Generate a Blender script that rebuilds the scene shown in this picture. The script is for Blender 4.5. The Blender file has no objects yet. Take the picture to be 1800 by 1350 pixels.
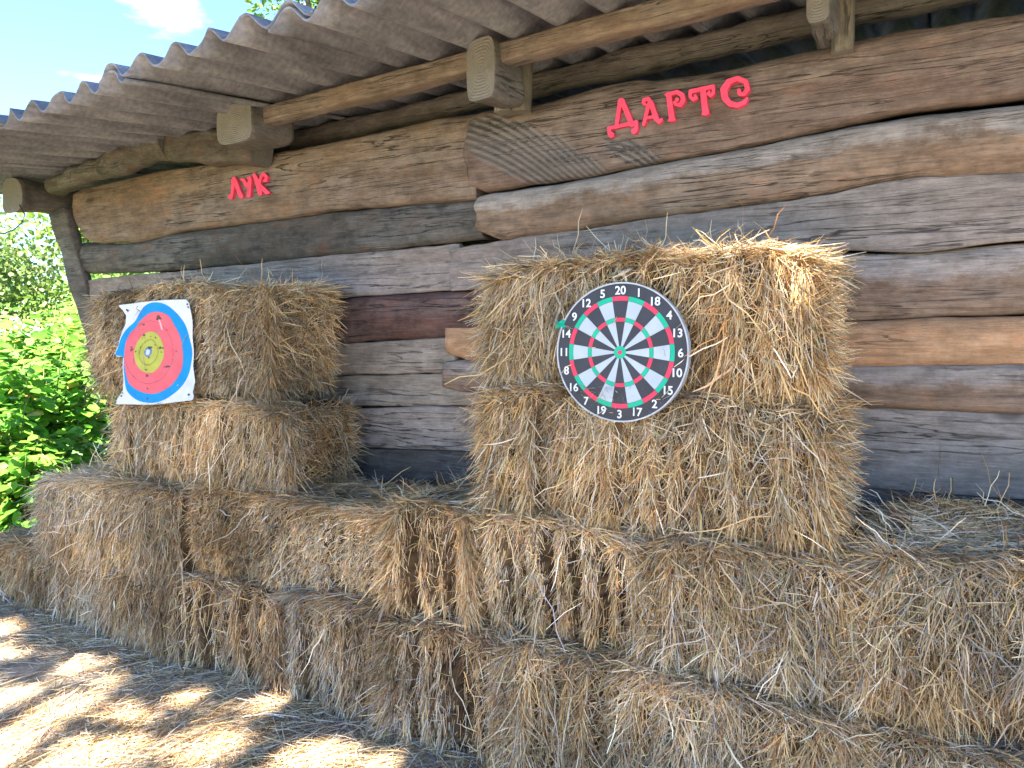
import bpy, math, random
import numpy as np
from mathutils import Vector

# ------------------------------------------------------------------ camera, world, sun, exposure
scene = bpy.context.scene
COL = scene.collection
CAM = np.array([0.0, -2.35, 1.58]); YAW = math.radians(29.5); PITCH = math.atan(75 / 1300)
cam_data = bpy.data.cameras.new('camera'); cam = bpy.data.objects.new('camera', cam_data); COL.objects.link(cam)
cam.location = CAM; cam.rotation_euler = (math.pi / 2 - PITCH, 0, YAW)
cam_data.sensor_width = 36; cam_data.lens = 26.0; cam_data.clip_start = 0.05; cam_data.clip_end = 1500
scene.camera = cam

SUN_EL = math.radians(53); SUN_AZ = math.radians(12)          # azimuth measured from -Y towards +X
SUN = np.array([math.sin(SUN_AZ) * math.cos(SUN_EL), -math.cos(SUN_AZ) * math.cos(SUN_EL), math.sin(SUN_EL)])
world = bpy.data.worlds.new('World'); scene.world = world; world.use_nodes = True
wn = world.node_tree.nodes; wl = world.node_tree.links; wn.clear()
w_out = wn.new('ShaderNodeOutputWorld'); w_bg = wn.new('ShaderNodeBackground'); w_bg.inputs[1].default_value = 0.06
sky = wn.new('ShaderNodeTexSky'); sky.sky_type = 'NISHITA'; sky.sun_disc = False
sky.sun_elevation = SUN_EL; sky.sun_rotation = math.pi - SUN_AZ; sky.air_density = 0.75; sky.dust_density = 0.0; sky.ozone_density = 6.0
w_tc = wn.new('ShaderNodeTexCoord'); w_map = wn.new('ShaderNodeMapping'); w_map.inputs['Scale'].default_value = (1.3, 1.3, 4.2); w_map.inputs['Location'].default_value = (0.0, 0.0, 0.0)
w_noise = wn.new('ShaderNodeTexNoise'); w_noise.inputs['Scale'].default_value = 2.2; w_noise.inputs['Detail'].default_value = 8; w_noise.inputs['Roughness'].default_value = 0.58
w_ramp = wn.new('ShaderNodeValToRGB'); w_ramp.color_ramp.elements[0].position = 0.60; w_ramp.color_ramp.elements[1].position = 0.78
w_mix = wn.new('ShaderNodeMixRGB'); w_mix.inputs[2].default_value = (4.5, 4.6, 4.8, 1)
wl.new(w_tc.outputs['Generated'], w_map.inputs[0]); wl.new(w_map.outputs[0], w_noise.inputs['Vector'])
wl.new(w_noise.outputs[0], w_ramp.inputs[0]); wl.new(w_ramp.outputs[0], w_mix.inputs[0])
wl.new(sky.outputs[0], w_mix.inputs[1]); wl.new(w_mix.outputs[0], w_bg.inputs[0]); wl.new(w_bg.outputs[0], w_out.inputs[0])

sun_data = bpy.data.lights.new('sun', 'SUN'); sun_data.energy = 3.8; sun_data.angle = math.radians(0.8); sun_data.color = (1.0, 0.94, 0.84)
sun = bpy.data.objects.new('sun', sun_data); COL.objects.link(sun)
sun.rotation_euler = Vector(-SUN).to_track_quat('-Z', 'Y').to_euler(); sun.location = SUN * 30
scene.view_settings.view_transform = 'Standard'; scene.view_settings.look = 'None'
scene.view_settings.exposure = 3.55; scene.view_settings.gamma = 1.0; scene.view_settings.use_curve_mapping = False
scene.render.engine = 'CYCLES'; scene.render.resolution_x = 1024; scene.render.resolution_y = 768

# ------------------------------------------------------------------ helpers
rng = np.random.default_rng(7); random.seed(7)
FW = np.array([-math.sin(YAW) * math.cos(PITCH), math.cos(YAW) * math.cos(PITCH), -math.sin(PITCH)])
RT = np.array([math.cos(YAW), math.sin(YAW), 0.0]); UP = np.cross(RT, FW)

def at(px, py, Y):
    """photo pixel -> point on the vertical plane y = Y (a wall or bale face)"""
    d = 1300 * FW + (px - 900) * RT - (py - 675) * UP
    return CAM + d * (Y - CAM[1]) / d[1]

def tag(o, label=None, cat=None, group=None, kind=None):
    if label: o['label'] = label
    if cat: o['category'] = cat
    if group: o['group'] = group
    if kind: o['kind'] = kind
    return o

def thing(name, loc, label, cat, group=None):
    o = bpy.data.objects.new(name, None); COL.objects.link(o); o.location = loc; o.empty_display_size = 0.1
    return tag(o, label, cat, group)

def link(name, me, mat, parent=None, smooth=False):
    """vertices are world coordinates; the object keeps the origin of its thing"""
    o = bpy.data.objects.new(name, me); COL.objects.link(o)
    if mat is not None and not me.materials: me.materials.append(mat)
    if parent is not None:
        base = np.zeros(3); q = parent
        while q is not None: base += np.array(q.location); q = q.parent
        n = len(me.vertices); co = np.empty(n * 3); me.vertices.foreach_get('co', co)
        co = (co.reshape(-1, 3) - base).ravel(); me.vertices.foreach_set('co', co); o.parent = parent
    if smooth: me.polygons.foreach_set('use_smooth', [True] * len(me.polygons))
    me.update()
    return o

def recentre(o, base):
    me = o.data; n = len(me.vertices); co = np.empty(n * 3); me.vertices.foreach_get('co', co)
    me.vertices.foreach_set('co', (co.reshape(-1, 3) - np.array(base)).ravel()); o.location = base; me.update(); return o

def mesh(verts, faces):
    me = bpy.data.meshes.new('mesh'); me.from_pydata([tuple(v) for v in verts], [], [tuple(f) for f in faces]); me.update(); return me

def quad_mesh(V, F):
    """fast mesh from numpy arrays, all faces with the same corner count"""
    me = bpy.data.meshes.new('mesh'); k = F.shape[1]
    me.vertices.add(len(V)); me.vertices.foreach_set('co', V.astype(np.float32).ravel())
    me.loops.add(F.size); me.loops.foreach_set('vertex_index', F.astype(np.int32).ravel())
    me.polygons.add(len(F)); me.polygons.foreach_set('loop_start', np.arange(0, F.size, k, dtype=np.int32))
    me.polygons.foreach_set('loop_total', np.full(len(F), k, dtype=np.int32)); me.update(calc_edges=True); return me

def set_col(me, name, cols):
    a = me.attributes.new(name, 'FLOAT_COLOR', 'POINT')
    c = np.ones((len(me.vertices), 4), np.float32); c[:, :cols.shape[1]] = cols; a.data.foreach_set('color', c.ravel())

class Noise:
    """smooth cheap noise: a sum of sines in random directions"""
    def __init__(self, seed, dim=3, n=9):
        r = np.random.default_rng(seed); k = r.normal(size=(n, dim)); k /= np.linalg.norm(k, axis=1)[:, None]
        self.k = k * r.uniform(0.6, 2.4, (n, 1)); self.p = r.uniform(0, 6.28, n); self.n = n
    def __call__(self, x, s=1.0):
        return np.sin(np.asarray(x) * s @ self.k.T + self.p).sum(-1) / math.sqrt(self.n / 2) * 0.6

# ------------------------------------------------------------------ materials
def new_mat(name):
    m = bpy.data.materials.new(name); m.use_nodes = True; nt = m.node_tree; nt.nodes.clear()
    out = nt.nodes.new('ShaderNodeOutputMaterial'); b = nt.nodes.new('ShaderNodeBsdfPrincipled'); nt.links.new(b.outputs[0], out.inputs[0])
    return m, nt, b, out
def nd(nt, t, **kw):
    n = nt.nodes.new(t)
    for k, v in kw.items():
        if k in n.inputs.keys(): n.inputs[k].default_value = v
        else: setattr(n, k, v)
    return n
def ramp(nt, stops):
    n = nt.nodes.new('ShaderNodeValToRGB'); e = n.color_ramp.elements
    while len(e) < len(stops): e.new(0.5)
    for i, (p, c) in enumerate(stops): e[i].position = p; e[i].color = (*c, 1) if len(c) == 3 else c
    return n
def math_n(nt, op, a, b=None):
    n = nt.nodes.new('ShaderNodeMath'); n.operation = op
    for i, v in enumerate((a, b)):
        if v is None: continue
        if isinstance(v, (int, float)): n.inputs[i].default_value = v
        else: nt.links.new(v, n.inputs[i])
    return n.outputs[0]
def mixc(nt, fac, a, b, mode='MIX'):
    n = nt.nodes.new('ShaderNodeMixRGB'); n.blend_type = mode
    for i, v in enumerate((fac, a, b)):
        if isinstance(v, (int, float)): n.inputs[i].default_value = v
        elif isinstance(v, tuple): n.inputs[i].default_value = (*v, 1)
        else: nt.links.new(v, n.inputs[i])
    return n.outputs[0]

def plain(name, col, rough=0.6, noise_amt=0.15, scale=30, metallic=0.0):
    m, nt, b, out = new_mat(name); tc = nd(nt, 'ShaderNodeTexCoord'); n = nd(nt, 'ShaderNodeTexNoise', Scale=scale, Detail=4.0)
    nt.links.new(tc.outputs['Object'], n.inputs['Vector'])
    d = tuple(c * (1 - noise_amt * 2) for c in col); l = tuple(min(1, c * (1 + noise_amt)) for c in col)
    r = ramp(nt, [(0.3, d), (0.7, l)]); nt.links.new(n.outputs[0], r.inputs[0]); nt.links.new(r.outputs[0], b.inputs['Base Color'])
    b.inputs['Roughness'].default_value = rough; b.inputs['Metallic'].default_value = metallic; b.inputs['Specular IOR Level'].default_value = 0.3
    return m

def attr_mat(name, attr, rough=0.7, spec=0.2, transl=0.0, bump=0.0):
    m, nt, b, out = new_mat(name); a = nd(nt, 'ShaderNodeAttribute', attribute_name=attr)
    nt.links.new(a.outputs['Color'], b.inputs['Base Color']); b.inputs['Roughness'].default_value = rough; b.inputs['Specular IOR Level'].default_value = spec
    if transl:
        t = nd(nt, 'ShaderNodeBsdfTranslucent'); mx = nd(nt, 'ShaderNodeMixShader'); mx.inputs[0].default_value = transl
        nt.links.new(a.outputs['Color'], t.inputs[0]); nt.links.new(b.outputs[0], mx.inputs[1]); nt.links.new(t.outputs[0], mx.inputs[2]); nt.links.new(mx.outputs[0], out.inputs[0])
    if bump:
        tc = nd(nt, 'ShaderNodeTexCoord'); n = nd(nt, 'ShaderNodeTexNoise', Scale=60.0, Detail=5.0); bp = nd(nt, 'ShaderNodeBump', Strength=bump, Distance=0.004)
        nt.links.new(tc.outputs['Object'], n.inputs['Vector']); nt.links.new(n.outputs[0], bp.inputs['Height']); nt.links.new(bp.outputs[0], b.inputs['Normal'])
    return m

def wood(name, dark, mid, light, grey=(0.30, 0.29, 0.28), grey_amt=0.3, grey_top=0.0, stain=0.35, red=None, axis=0, groove=False, fib=1.0):
    """weathered timber: stretched grain, drying cracks, knots, grey silvering; attribute 'across' runs 0 (lower edge) to 1 (upper edge)"""
    m, nt, b, out = new_mat(name); L = nt.links.new
    tc = nd(nt, 'ShaderNodeTexCoord'); oi = nd(nt, 'ShaderNodeObjectInfo')
    off = nd(nt, 'ShaderNodeVectorMath', operation='SCALE'); cmb = nd(nt, 'ShaderNodeCombineXYZ')
    for i in range(3): L(oi.outputs['Random'], cmb.inputs[i])
    L(cmb.outputs[0], off.inputs[0]); off.inputs['Scale'].default_value = 37.0
    add = nd(nt, 'ShaderNodeVectorMath', operation='ADD'); L(tc.outputs['Object'], add.inputs[0]); L(off.outputs[0], add.inputs[1])
    def mp(sl, sc):
        n = nd(nt, 'ShaderNodeMapping'); s = [sc, sc, sc]; s[axis] = sl; n.inputs['Scale'].default_value = s; L(add.outputs[0], n.inputs[0]); return n.outputs[0]
    def ns(vec, scale, detail=6.0, rough=0.6, dist=0.0):
        n = nd(nt, 'ShaderNodeTexNoise', Scale=scale, Detail=detail, Roughness=rough, Distortion=dist); L(vec, n.inputs['Vector']); return n.outputs[0]
    big = ns(mp(0.5, 1.6), 2.2, 5.0, 0.6, 0.5); grain = ns(mp(2.0, 13.0), 2.0, 10.0, 0.74, 0.5); fibre = ns(mp(4.0, 60.0), 2.0, 5.0, 0.75)
    blot = ns(mp(3.0, 5.0), 2.0, 7.0, 0.7)
    r = ramp(nt, [(0.30, dark), (0.5, mid), (0.70, light)]); L(math_n(nt, 'ADD', math_n(nt, 'MULTIPLY', grain, 0.65), math_n(nt, 'MULTIPLY', big, 0.35)), r.inputs[0])
    col = r.outputs[0]
    if red:
        rr = ramp(nt, [(0.54, (0, 0, 0)), (0.66, (1, 1, 1))]); L(blot, rr.inputs[0]); col = mixc(nt, math_n(nt, 'MULTIPLY', rr.outputs[0], 0.75), col, red)
    at_ = nd(nt, 'ShaderNodeAttribute', attribute_name='across')
    sep = nd(nt, 'ShaderNodeSeparateColor'); L(at_.outputs['Color'], sep.inputs[0])
    gf = ramp(nt, [(0.42, (0, 0, 0)), (0.62, (1, 1, 1))]); L(big, gf.inputs[0]); g = math_n(nt, 'MULTIPLY', gf.outputs[0], grey_amt)
    if grey_top:
        tr = ramp(nt, [(0.50, (0, 0, 0)), (0.70, (1, 1, 1))])
        L(math_n(nt, 'ADD', sep.outputs[0], math_n(nt, 'MULTIPLY', math_n(nt, 'SUBTRACT', blot, 0.5), 0.9)), tr.inputs[0])
        g = math_n(nt, 'MAXIMUM', g, math_n(nt, 'MULTIPLY', tr.outputs[0], grey_top))
    gr = ramp(nt, [(0.3, tuple(c * 0.72 for c in grey)), (0.7, tuple(c * 1.2 for c in grey))]); L(grain, gr.inputs[0])
    col = mixc(nt, g, col, gr.outputs[0])
    st = ramp(nt, [(0.33, (1, 1, 1)), (0.5, (0, 0, 0))]); L(blot, st.inputs[0]); col = mixc(nt, math_n(nt, 'MULTIPLY', st.outputs[0], stain), col, tuple(c * 0.35 for c in dark))
    mo = nd(nt, 'ShaderNodeTexNoise', Scale=16.0, Detail=9.0, Roughness=0.75); L(mp(0.7, 1.0), mo.inputs['Vector']); mr = ramp(nt, [(0.33, (0.62, 0.61, 0.60)), (0.66, (1.22, 1.2, 1.18))]); L(mo.outputs[0], mr.inputs[0]); col = mixc(nt, 0.85, col, mr.outputs[0], 'MULTIPLY')
    # knots
    vo = nd(nt, 'ShaderNodeTexVoronoi', Scale=1.0); L(mp(2.2, 5.5), vo.inputs['Vector']); kr = ramp(nt, [(0.05, (1, 1, 1)), (0.13, (0, 0, 0))]); L(vo.outputs['Distance'], kr.inputs[0])
    col = mixc(nt, math_n(nt, 'MULTIPLY', kr.outputs[0], 0.7), col, tuple(c * 0.4 for c in dark))
    # drying cracks
    ck = ns(mp(0.55, 11.0), 2.4, 5.0, 0.55, 0.35); cr = ramp(nt, [(0.485, (0, 0, 0)), (0.497, (1, 1, 1)), (0.503, (1, 1, 1)), (0.515, (0, 0, 0))]); L(ck, cr.inputs[0])
    cm = ramp(nt, [(0.45, (0, 0, 0)), (0.6, (1, 1, 1))]); L(big, cm.inputs[0]); crack = math_n(nt, 'MULTIPLY', cr.outputs[0], cm.outputs[0])
    col = mixc(nt, math_n(nt, 'MULTIPLY', crack, 0.8), col, tuple(c * 0.25 for c in dark))
    col = mixc(nt, 0.55 * fib, col, mixc(nt, 1.0, col, ramp_out(nt, fibre), 'MULTIPLY'))
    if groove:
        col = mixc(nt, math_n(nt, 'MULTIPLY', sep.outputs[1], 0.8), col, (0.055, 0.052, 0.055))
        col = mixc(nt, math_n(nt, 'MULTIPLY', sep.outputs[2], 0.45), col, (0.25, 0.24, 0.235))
    L(col, b.inputs['Base Color']); b.inputs['Roughness'].default_value = 0.85; b.inputs['Specular IOR Level'].default_value = 0.18
    hgt = math_n(nt, 'SUBTRACT', math_n(nt, 'ADD', math_n(nt, 'MULTIPLY', grain, 0.8), math_n(nt, 'MULTIPLY', fibre, 0.55)), math_n(nt, 'MULTIPLY', crack, 0.8))
    bp = nd(nt, 'ShaderNodeBump', Strength=0.85, Distance=0.012); L(hgt, bp.inputs['Height']); L(bp.outputs[0], b.inputs['Normal'])
    return m
def ramp_out(nt, sock):
    r = ramp(nt, [(0.3, (0.5, 0.5, 0.5)), (0.62, (1.15, 1.15, 1.15))]); nt.links.new(sock, r.inputs[0]); return r.outputs[0]

W_HEWN = wood('hewn_log_brown', (0.107, 0.068, 0.048), (0.200, 0.136, 0.098), (0.276, 0.198, 0.150), grey=(0.226, 0.190, 0.177), grey_amt=0.55, red=(0.258, 0.130, 0.072))
W_BARK = wood('dark_weathered_log', (0.054, 0.045, 0.040), (0.111, 0.093, 0.081), (0.180, 0.160, 0.145), grey=(0.155, 0.152, 0.152), grey_amt=0.55, stain=0.55, red=(0.135, 0.070, 0.046))
W_BIG = wood('big_brown_log', (0.099, 0.064, 0.050), (0.179, 0.119, 0.096), (0.260, 0.187, 0.145), grey=(0.216, 0.178, 0.165), grey_amt=0.45, red=(0.202, 0.103, 0.070), groove=True)
W_GREYTOP = wood('log_grey_upper_side', (0.114, 0.075, 0.051), (0.261, 0.175, 0.125), (0.360, 0.253, 0.187), grey=(0.354, 0.303, 0.278), grey_amt=0.25, grey_top=0.95, red=(0.311, 0.169, 0.101))
W_GREY = wood('grey_board', (0.168, 0.129, 0.112), (0.260, 0.208, 0.185), (0.340, 0.275, 0.246), grey=(0.327, 0.275, 0.248), grey_amt=0.75, stain=0.3)
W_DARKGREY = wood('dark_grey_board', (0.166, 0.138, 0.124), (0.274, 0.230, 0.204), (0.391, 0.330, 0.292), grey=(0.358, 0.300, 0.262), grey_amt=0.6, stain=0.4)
W_ORANGE = wood('fresh_orange_log', (0.315, 0.167, 0.087), (0.492, 0.290, 0.168), (0.620, 0.402, 0.248), grey_amt=0.10, stain=0.2, red=(0.510, 0.261, 0.136), fib=0.7)
W_RED = wood('reddish_barked_log', (0.053, 0.030, 0.029), (0.127, 0.071, 0.061), (0.226, 0.140, 0.114), grey=(0.189, 0.152, 0.149), grey_amt=0.4, stain=0.6, red=(0.188, 0.077, 0.048))
W_PALE = wood('pale_greenish_plank', (0.188, 0.150, 0.114), (0.287, 0.232, 0.185), (0.379, 0.310, 0.249), grey=(0.336, 0.302, 0.274), grey_amt=0.45, stain=0.35)
W_BEAM = wood('sawn_beam', (0.128, 0.088, 0.072), (0.199, 0.145, 0.117), (0.259, 0.203, 0.172), grey=(0.200, 0.181, 0.178), grey_amt=0.4, stain=0.3)
W_BEAM_Y = wood('cross_beam_timber', (0.085, 0.070, 0.067), (0.138, 0.119, 0.114), (0.192, 0.174, 0.171), grey=(0.162, 0.160, 0.170), grey_amt=0.6, axis=1)
W_POST = wood('post_timber', (0.103, 0.084, 0.066), (0.175, 0.146, 0.115), (0.241, 0.208, 0.171), grey=(0.201, 0.194, 0.187), grey_amt=0.4, axis=2)
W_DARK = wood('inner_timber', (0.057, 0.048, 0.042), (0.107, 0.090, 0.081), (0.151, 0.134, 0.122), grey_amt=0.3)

def end_grain():
    m, nt, b, out = new_mat('end_grain'); L = nt.links.new; tc = nd(nt, 'ShaderNodeTexCoord'); a = nd(nt, 'ShaderNodeAttribute', attribute_name='radius')
    n1 = nd(nt, 'ShaderNodeTexNoise', Scale=14.0, Detail=6.0, Roughness=0.7); L(tc.outputs['Object'], n1.inputs['Vector'])
    w = math_n(nt, 'SINE', math_n(nt, 'ADD', math_n(nt, 'MULTIPLY', a.outputs['Fac'], 62.0), math_n(nt, 'MULTIPLY', n1.outputs[0], 9.0)))
    r = ramp(nt, [(0.0, (0.10, 0.088, 0.08)), (0.6, (0.17, 0.152, 0.14)), (1.0, (0.23, 0.21, 0.19))]); L(math_n(nt, 'ADD', math_n(nt, 'MULTIPLY', w, 0.10), n1.outputs[0]), r.inputs[0])
    L(r.outputs[0], b.inputs['Base Color']); b.inputs['Roughness'].default_value = 0.9; bp = nd(nt, 'ShaderNodeBump', Strength=0.7, Distance=0.006); L(math_n(nt, 'ADD', math_n(nt, 'MULTIPLY', w, 0.25), math_n(nt, 'MULTIPLY', n1.outputs[0], 5.0)), bp.inputs['Height']); L(bp.outputs[0], b.inputs['Normal']); return m
M_END = end_grain()
M_STRAW = attr_mat('dry_straw', 'straw_color', rough=0.62, spec=0.25, transl=0.12)
M_CORE = attr_mat('pressed_hay', 'straw_color', rough=0.95, spec=0.05, bump=0.9)
M_LEAF = attr_mat('green_leaf', 'leaf_color', rough=0.5, spec=0.35, transl=0.42)
M_PRINT = attr_mat('printed_paper', 'print_color', rough=0.75, spec=0.2)
M_BARK = wood('bark', (0.09, 0.07, 0.05), (0.17, 0.14, 0.11), (0.26, 0.22, 0.18), axis=2)
M_STEM = plain('green_stem', (0.16, 0.17, 0.06), 0.7)
M_RED = plain('red_paint', (0.80, 0.06, 0.13), 0.65, 0.12, 28)

def roof_mat():
    m, nt, b, out = new_mat('asbestos_cement'); L = nt.links.new; tc = nd(nt, 'ShaderNodeTexCoord')
    mp = nd(nt, 'ShaderNodeMapping'); mp.inputs['Scale'].default_value = (6, 1.2, 6); L(tc.outputs['Object'], mp.inputs[0])
    n1 = nd(nt, 'ShaderNodeTexNoise', Scale=2.0, Detail=8.0, Roughness=0.65); L(mp.outputs[0], n1.inputs['Vector'])
    n2 = nd(nt, 'ShaderNodeTexNoise', Scale=45.0, Detail=6.0); L(tc.outputs['Object'], n2.inputs['Vector'])
    r = ramp(nt, [(0.3, (0.095, 0.093, 0.108)), (0.50, (0.170, 0.168, 0.192)), (0.72, (0.26, 0.255, 0.28))]); L(n1.outputs[0], r.inputs[0])
    r2 = ramp(nt, [(0.35, (0.72, 0.72, 0.72)), (0.65, (1.1, 1.1, 1.1))]); L(n2.outputs[0], r2.inputs[0])
    c = mixc(nt, 0.8, r.outputs[0], r2.outputs[0], 'MULTIPLY'); L(c, b.inputs['Base Color']); b.inputs['Roughness'].default_value = 0.9
    b.inputs['Specular IOR Level'].default_value = 0.15
    bp = nd(nt, 'ShaderNodeBump', Strength=0.5, Distance=0.004); L(n2.outputs[0], bp.inputs['Height']); L(bp.outputs[0], b.inputs['Normal']); return m
M_ROOF = roof_mat()

def ground_mat():
    m, nt, b, out = new_mat('straw_strewn_earth'); L = nt.links.new; tc = nd(nt, 'ShaderNodeTexCoord')
    n1 = nd(nt, 'ShaderNodeTexNoise', Scale=2.3, Detail=8.0, Roughness=0.65); L(tc.outputs['Object'], n1.inputs['Vector'])
    n2 = nd(nt, 'ShaderNodeTexNoise', Scale=60.0, Detail=6.0, Roughness=0.7); L(tc.outputs['Object'], n2.inputs['Vector'])
    r = ramp(nt, [(0.35, (0.27, 0.215, 0.165)), (0.5, (0.40, 0.32, 0.235)), (0.65, (0.52, 0.42, 0.30))]); L(n1.outputs[0], r.inputs[0])
    r2 = ramp(nt, [(0.3, (0.55, 0.55, 0.55)), (0.65, (1.15, 1.15, 1.15))]); L(n2.outputs[0], r2.inputs[0])
    c = mixc(nt, 0.9, r.outputs[0], r2.outputs[0], 'MULTIPLY')
    sa = nd(nt, 'ShaderNodeAttribute', attribute_name='bounce_pale'); c = mixc(nt, sa.outputs['Fac'], c, mixc(nt, 0.5, (0.58, 0.47, 0.33), mixc(nt, 1.0, (0.58, 0.47, 0.33), r2.outputs[0], 'MULTIPLY')))
    a = nd(nt, 'ShaderNodeAttribute', attribute_name='turf'); g = ramp(nt, [(0.3, (0.04, 0.075, 0.015)), (0.7, (0.11, 0.15, 0.04))]); L(n2.outputs[0], g.inputs[0])
    c = mixc(nt, a.outputs['Fac'], c, g.outputs[0]); L(c, b.inputs['Base Color']); b.inputs['Roughness'].default_value = 1.0; b.inputs['Specular IOR Level'].default_value = 0.05
    bp = nd(nt, 'ShaderNodeBump', Strength=0.8, Distance=0.02); L(n2.outputs[0], bp.inputs['Height']); L(bp.outputs[0], b.inputs['Normal']); return m
M_GROUND = ground_mat()

# ------------------------------------------------------------------ ground
GN = Noise(3, 2)
def ground_z(x, y):
    p = np.stack([np.asarray(x, float), np.asarray(y, float)], -1)
    return 0.010 * GN(p, 3.0) + 0.006 * GN(p, 9.0) - 0.012
def graded(fine_lo, fine_hi, step, far):
    a = list(np.arange(fine_lo, fine_hi + 1e-6, step)); s = step; hi = fine_hi; lo = fine_lo
    while hi < far: s *= 1.35; hi += s; a.append(hi)
    s = step
    while lo > -far: s *= 1.35; lo -= s; a.insert(0, lo)
    return np.array(a)
gx = graded(-7, 1.5, 0.05, 400); gy = graded(-2.2, 1.5, 0.05, 400)
GX, GY = np.meshgrid(gx, gy, indexing='ij'); V = np.stack([GX, GY, ground_z(GX, GY)], -1).reshape(-1, 3)
nx, ny = len(gx), len(gy); I = np.arange(nx * ny).reshape(nx, ny)
F = np.stack([I[:-1, :-1], I[1:, :-1], I[1:, 1:], I[:-1, 1:]], -1).reshape(-1, 4)
me = quad_mesh(V, F)
dist = np.maximum(np.maximum(-5.3 - V[:, 0], V[:, 1] - 3.6), np.maximum(V[:, 0] - 6, -11 - V[:, 1]))
turf = np.clip(dist / 0.8 + 0.4 * GN(V[:, :2], 2.0), 0, 1); set_col(me, 'turf', np.stack([turf] * 3, -1))
bounce_pale = np.clip((-1.7 - V[:, 1]) / 0.6 + 0.3 * GN(V[:, :2], 3.0), 0, 1); set_col(me, 'bounce_pale', np.stack([bounce_pale] * 3, -1))  # unseen yard ground made paler to bounce more light onto the bales
tag(link('ground', me, M_GROUND, smooth=True), kind='structure')

# ------------------------------------------------------------------ straw ribbons
PAL = np.array([(0.70, 0.445, 0.185), (0.70, 0.51, 0.295), (0.82, 0.67, 0.48), (0.27, 0.15, 0.075), (0.47, 0.40, 0.33), (0.47, 0.38, 0.19), (0.58, 0.31, 0.135)])
def straw_colors(n, weights, shift=None, r=rng):
    """weights over PAL: gold, tan, pale, brown, grey, olive, rust"""
    w = np.array(weights, float)[None].repeat(n, 0)
    if shift is not None:
        s = np.clip(shift, -1, 1)[:, None]
        w = w * np.exp(s * np.array([0.7, 0.2, -0.2, 0.6, -1.1, -0.3, 0.9])[None])
    c = (w / w.sum(1, keepdims=True)).cumsum(1); k = (r.random(n)[:, None] > c).sum(1).clip(0, 6)
    return PAL[k] * r.uniform(0.45, 1.35, (n, 1)) * r.normal(1, 0.03, (n, 3))

def ribbons(root, d, L, W, curv, col, segs=3, r=rng):
    n = len(root); d = d / np.linalg.norm(d, axis=1, keepdims=True)
    side = np.cross(d, r.normal(size=(n, 3))); side /= np.linalg.norm(side, axis=1, keepdims=True) + 1e-9
    t = np.linspace(0, 1, segs + 1)
    P = root[:, None] + d[:, None] * (L[:, None] * t)[..., None] + curv[:, None] * (t ** 2)[None, :, None]
    kink = r.normal(size=(n, segs + 1, 3)) * (L[:, None, None] * 0.03); kink[:, 0] = 0; P = P + kink
    w = (W[:, None] * np.interp(t, [0, 0.8, 1], [1, 0.9, 0.45])[None])[..., None] * side[:, None] * 0.5
    V = np.stack([P - w, P + w], 2).reshape(n, -1, 3)
    m = (segs + 1) * 2; q = np.array([[2 * k, 2 * k + 1, 2 * k + 3, 2 * k + 2] for k in range(segs)])
    F = (np.arange(n)[:, None, None] * m + q[None]).reshape(-1, 4)
    return V.reshape(-1, 3), F, np.repeat(col, m, 0)

def join(parts):
    Vs, Fs, Cs, o = [], [], [], 0
    for V, F, C in parts: Vs.append(V); Fs.append(F + o); Cs.append(C); o += len(V)
    return np.concatenate(Vs), np.concatenate(Fs), np.concatenate(Cs)

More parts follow.
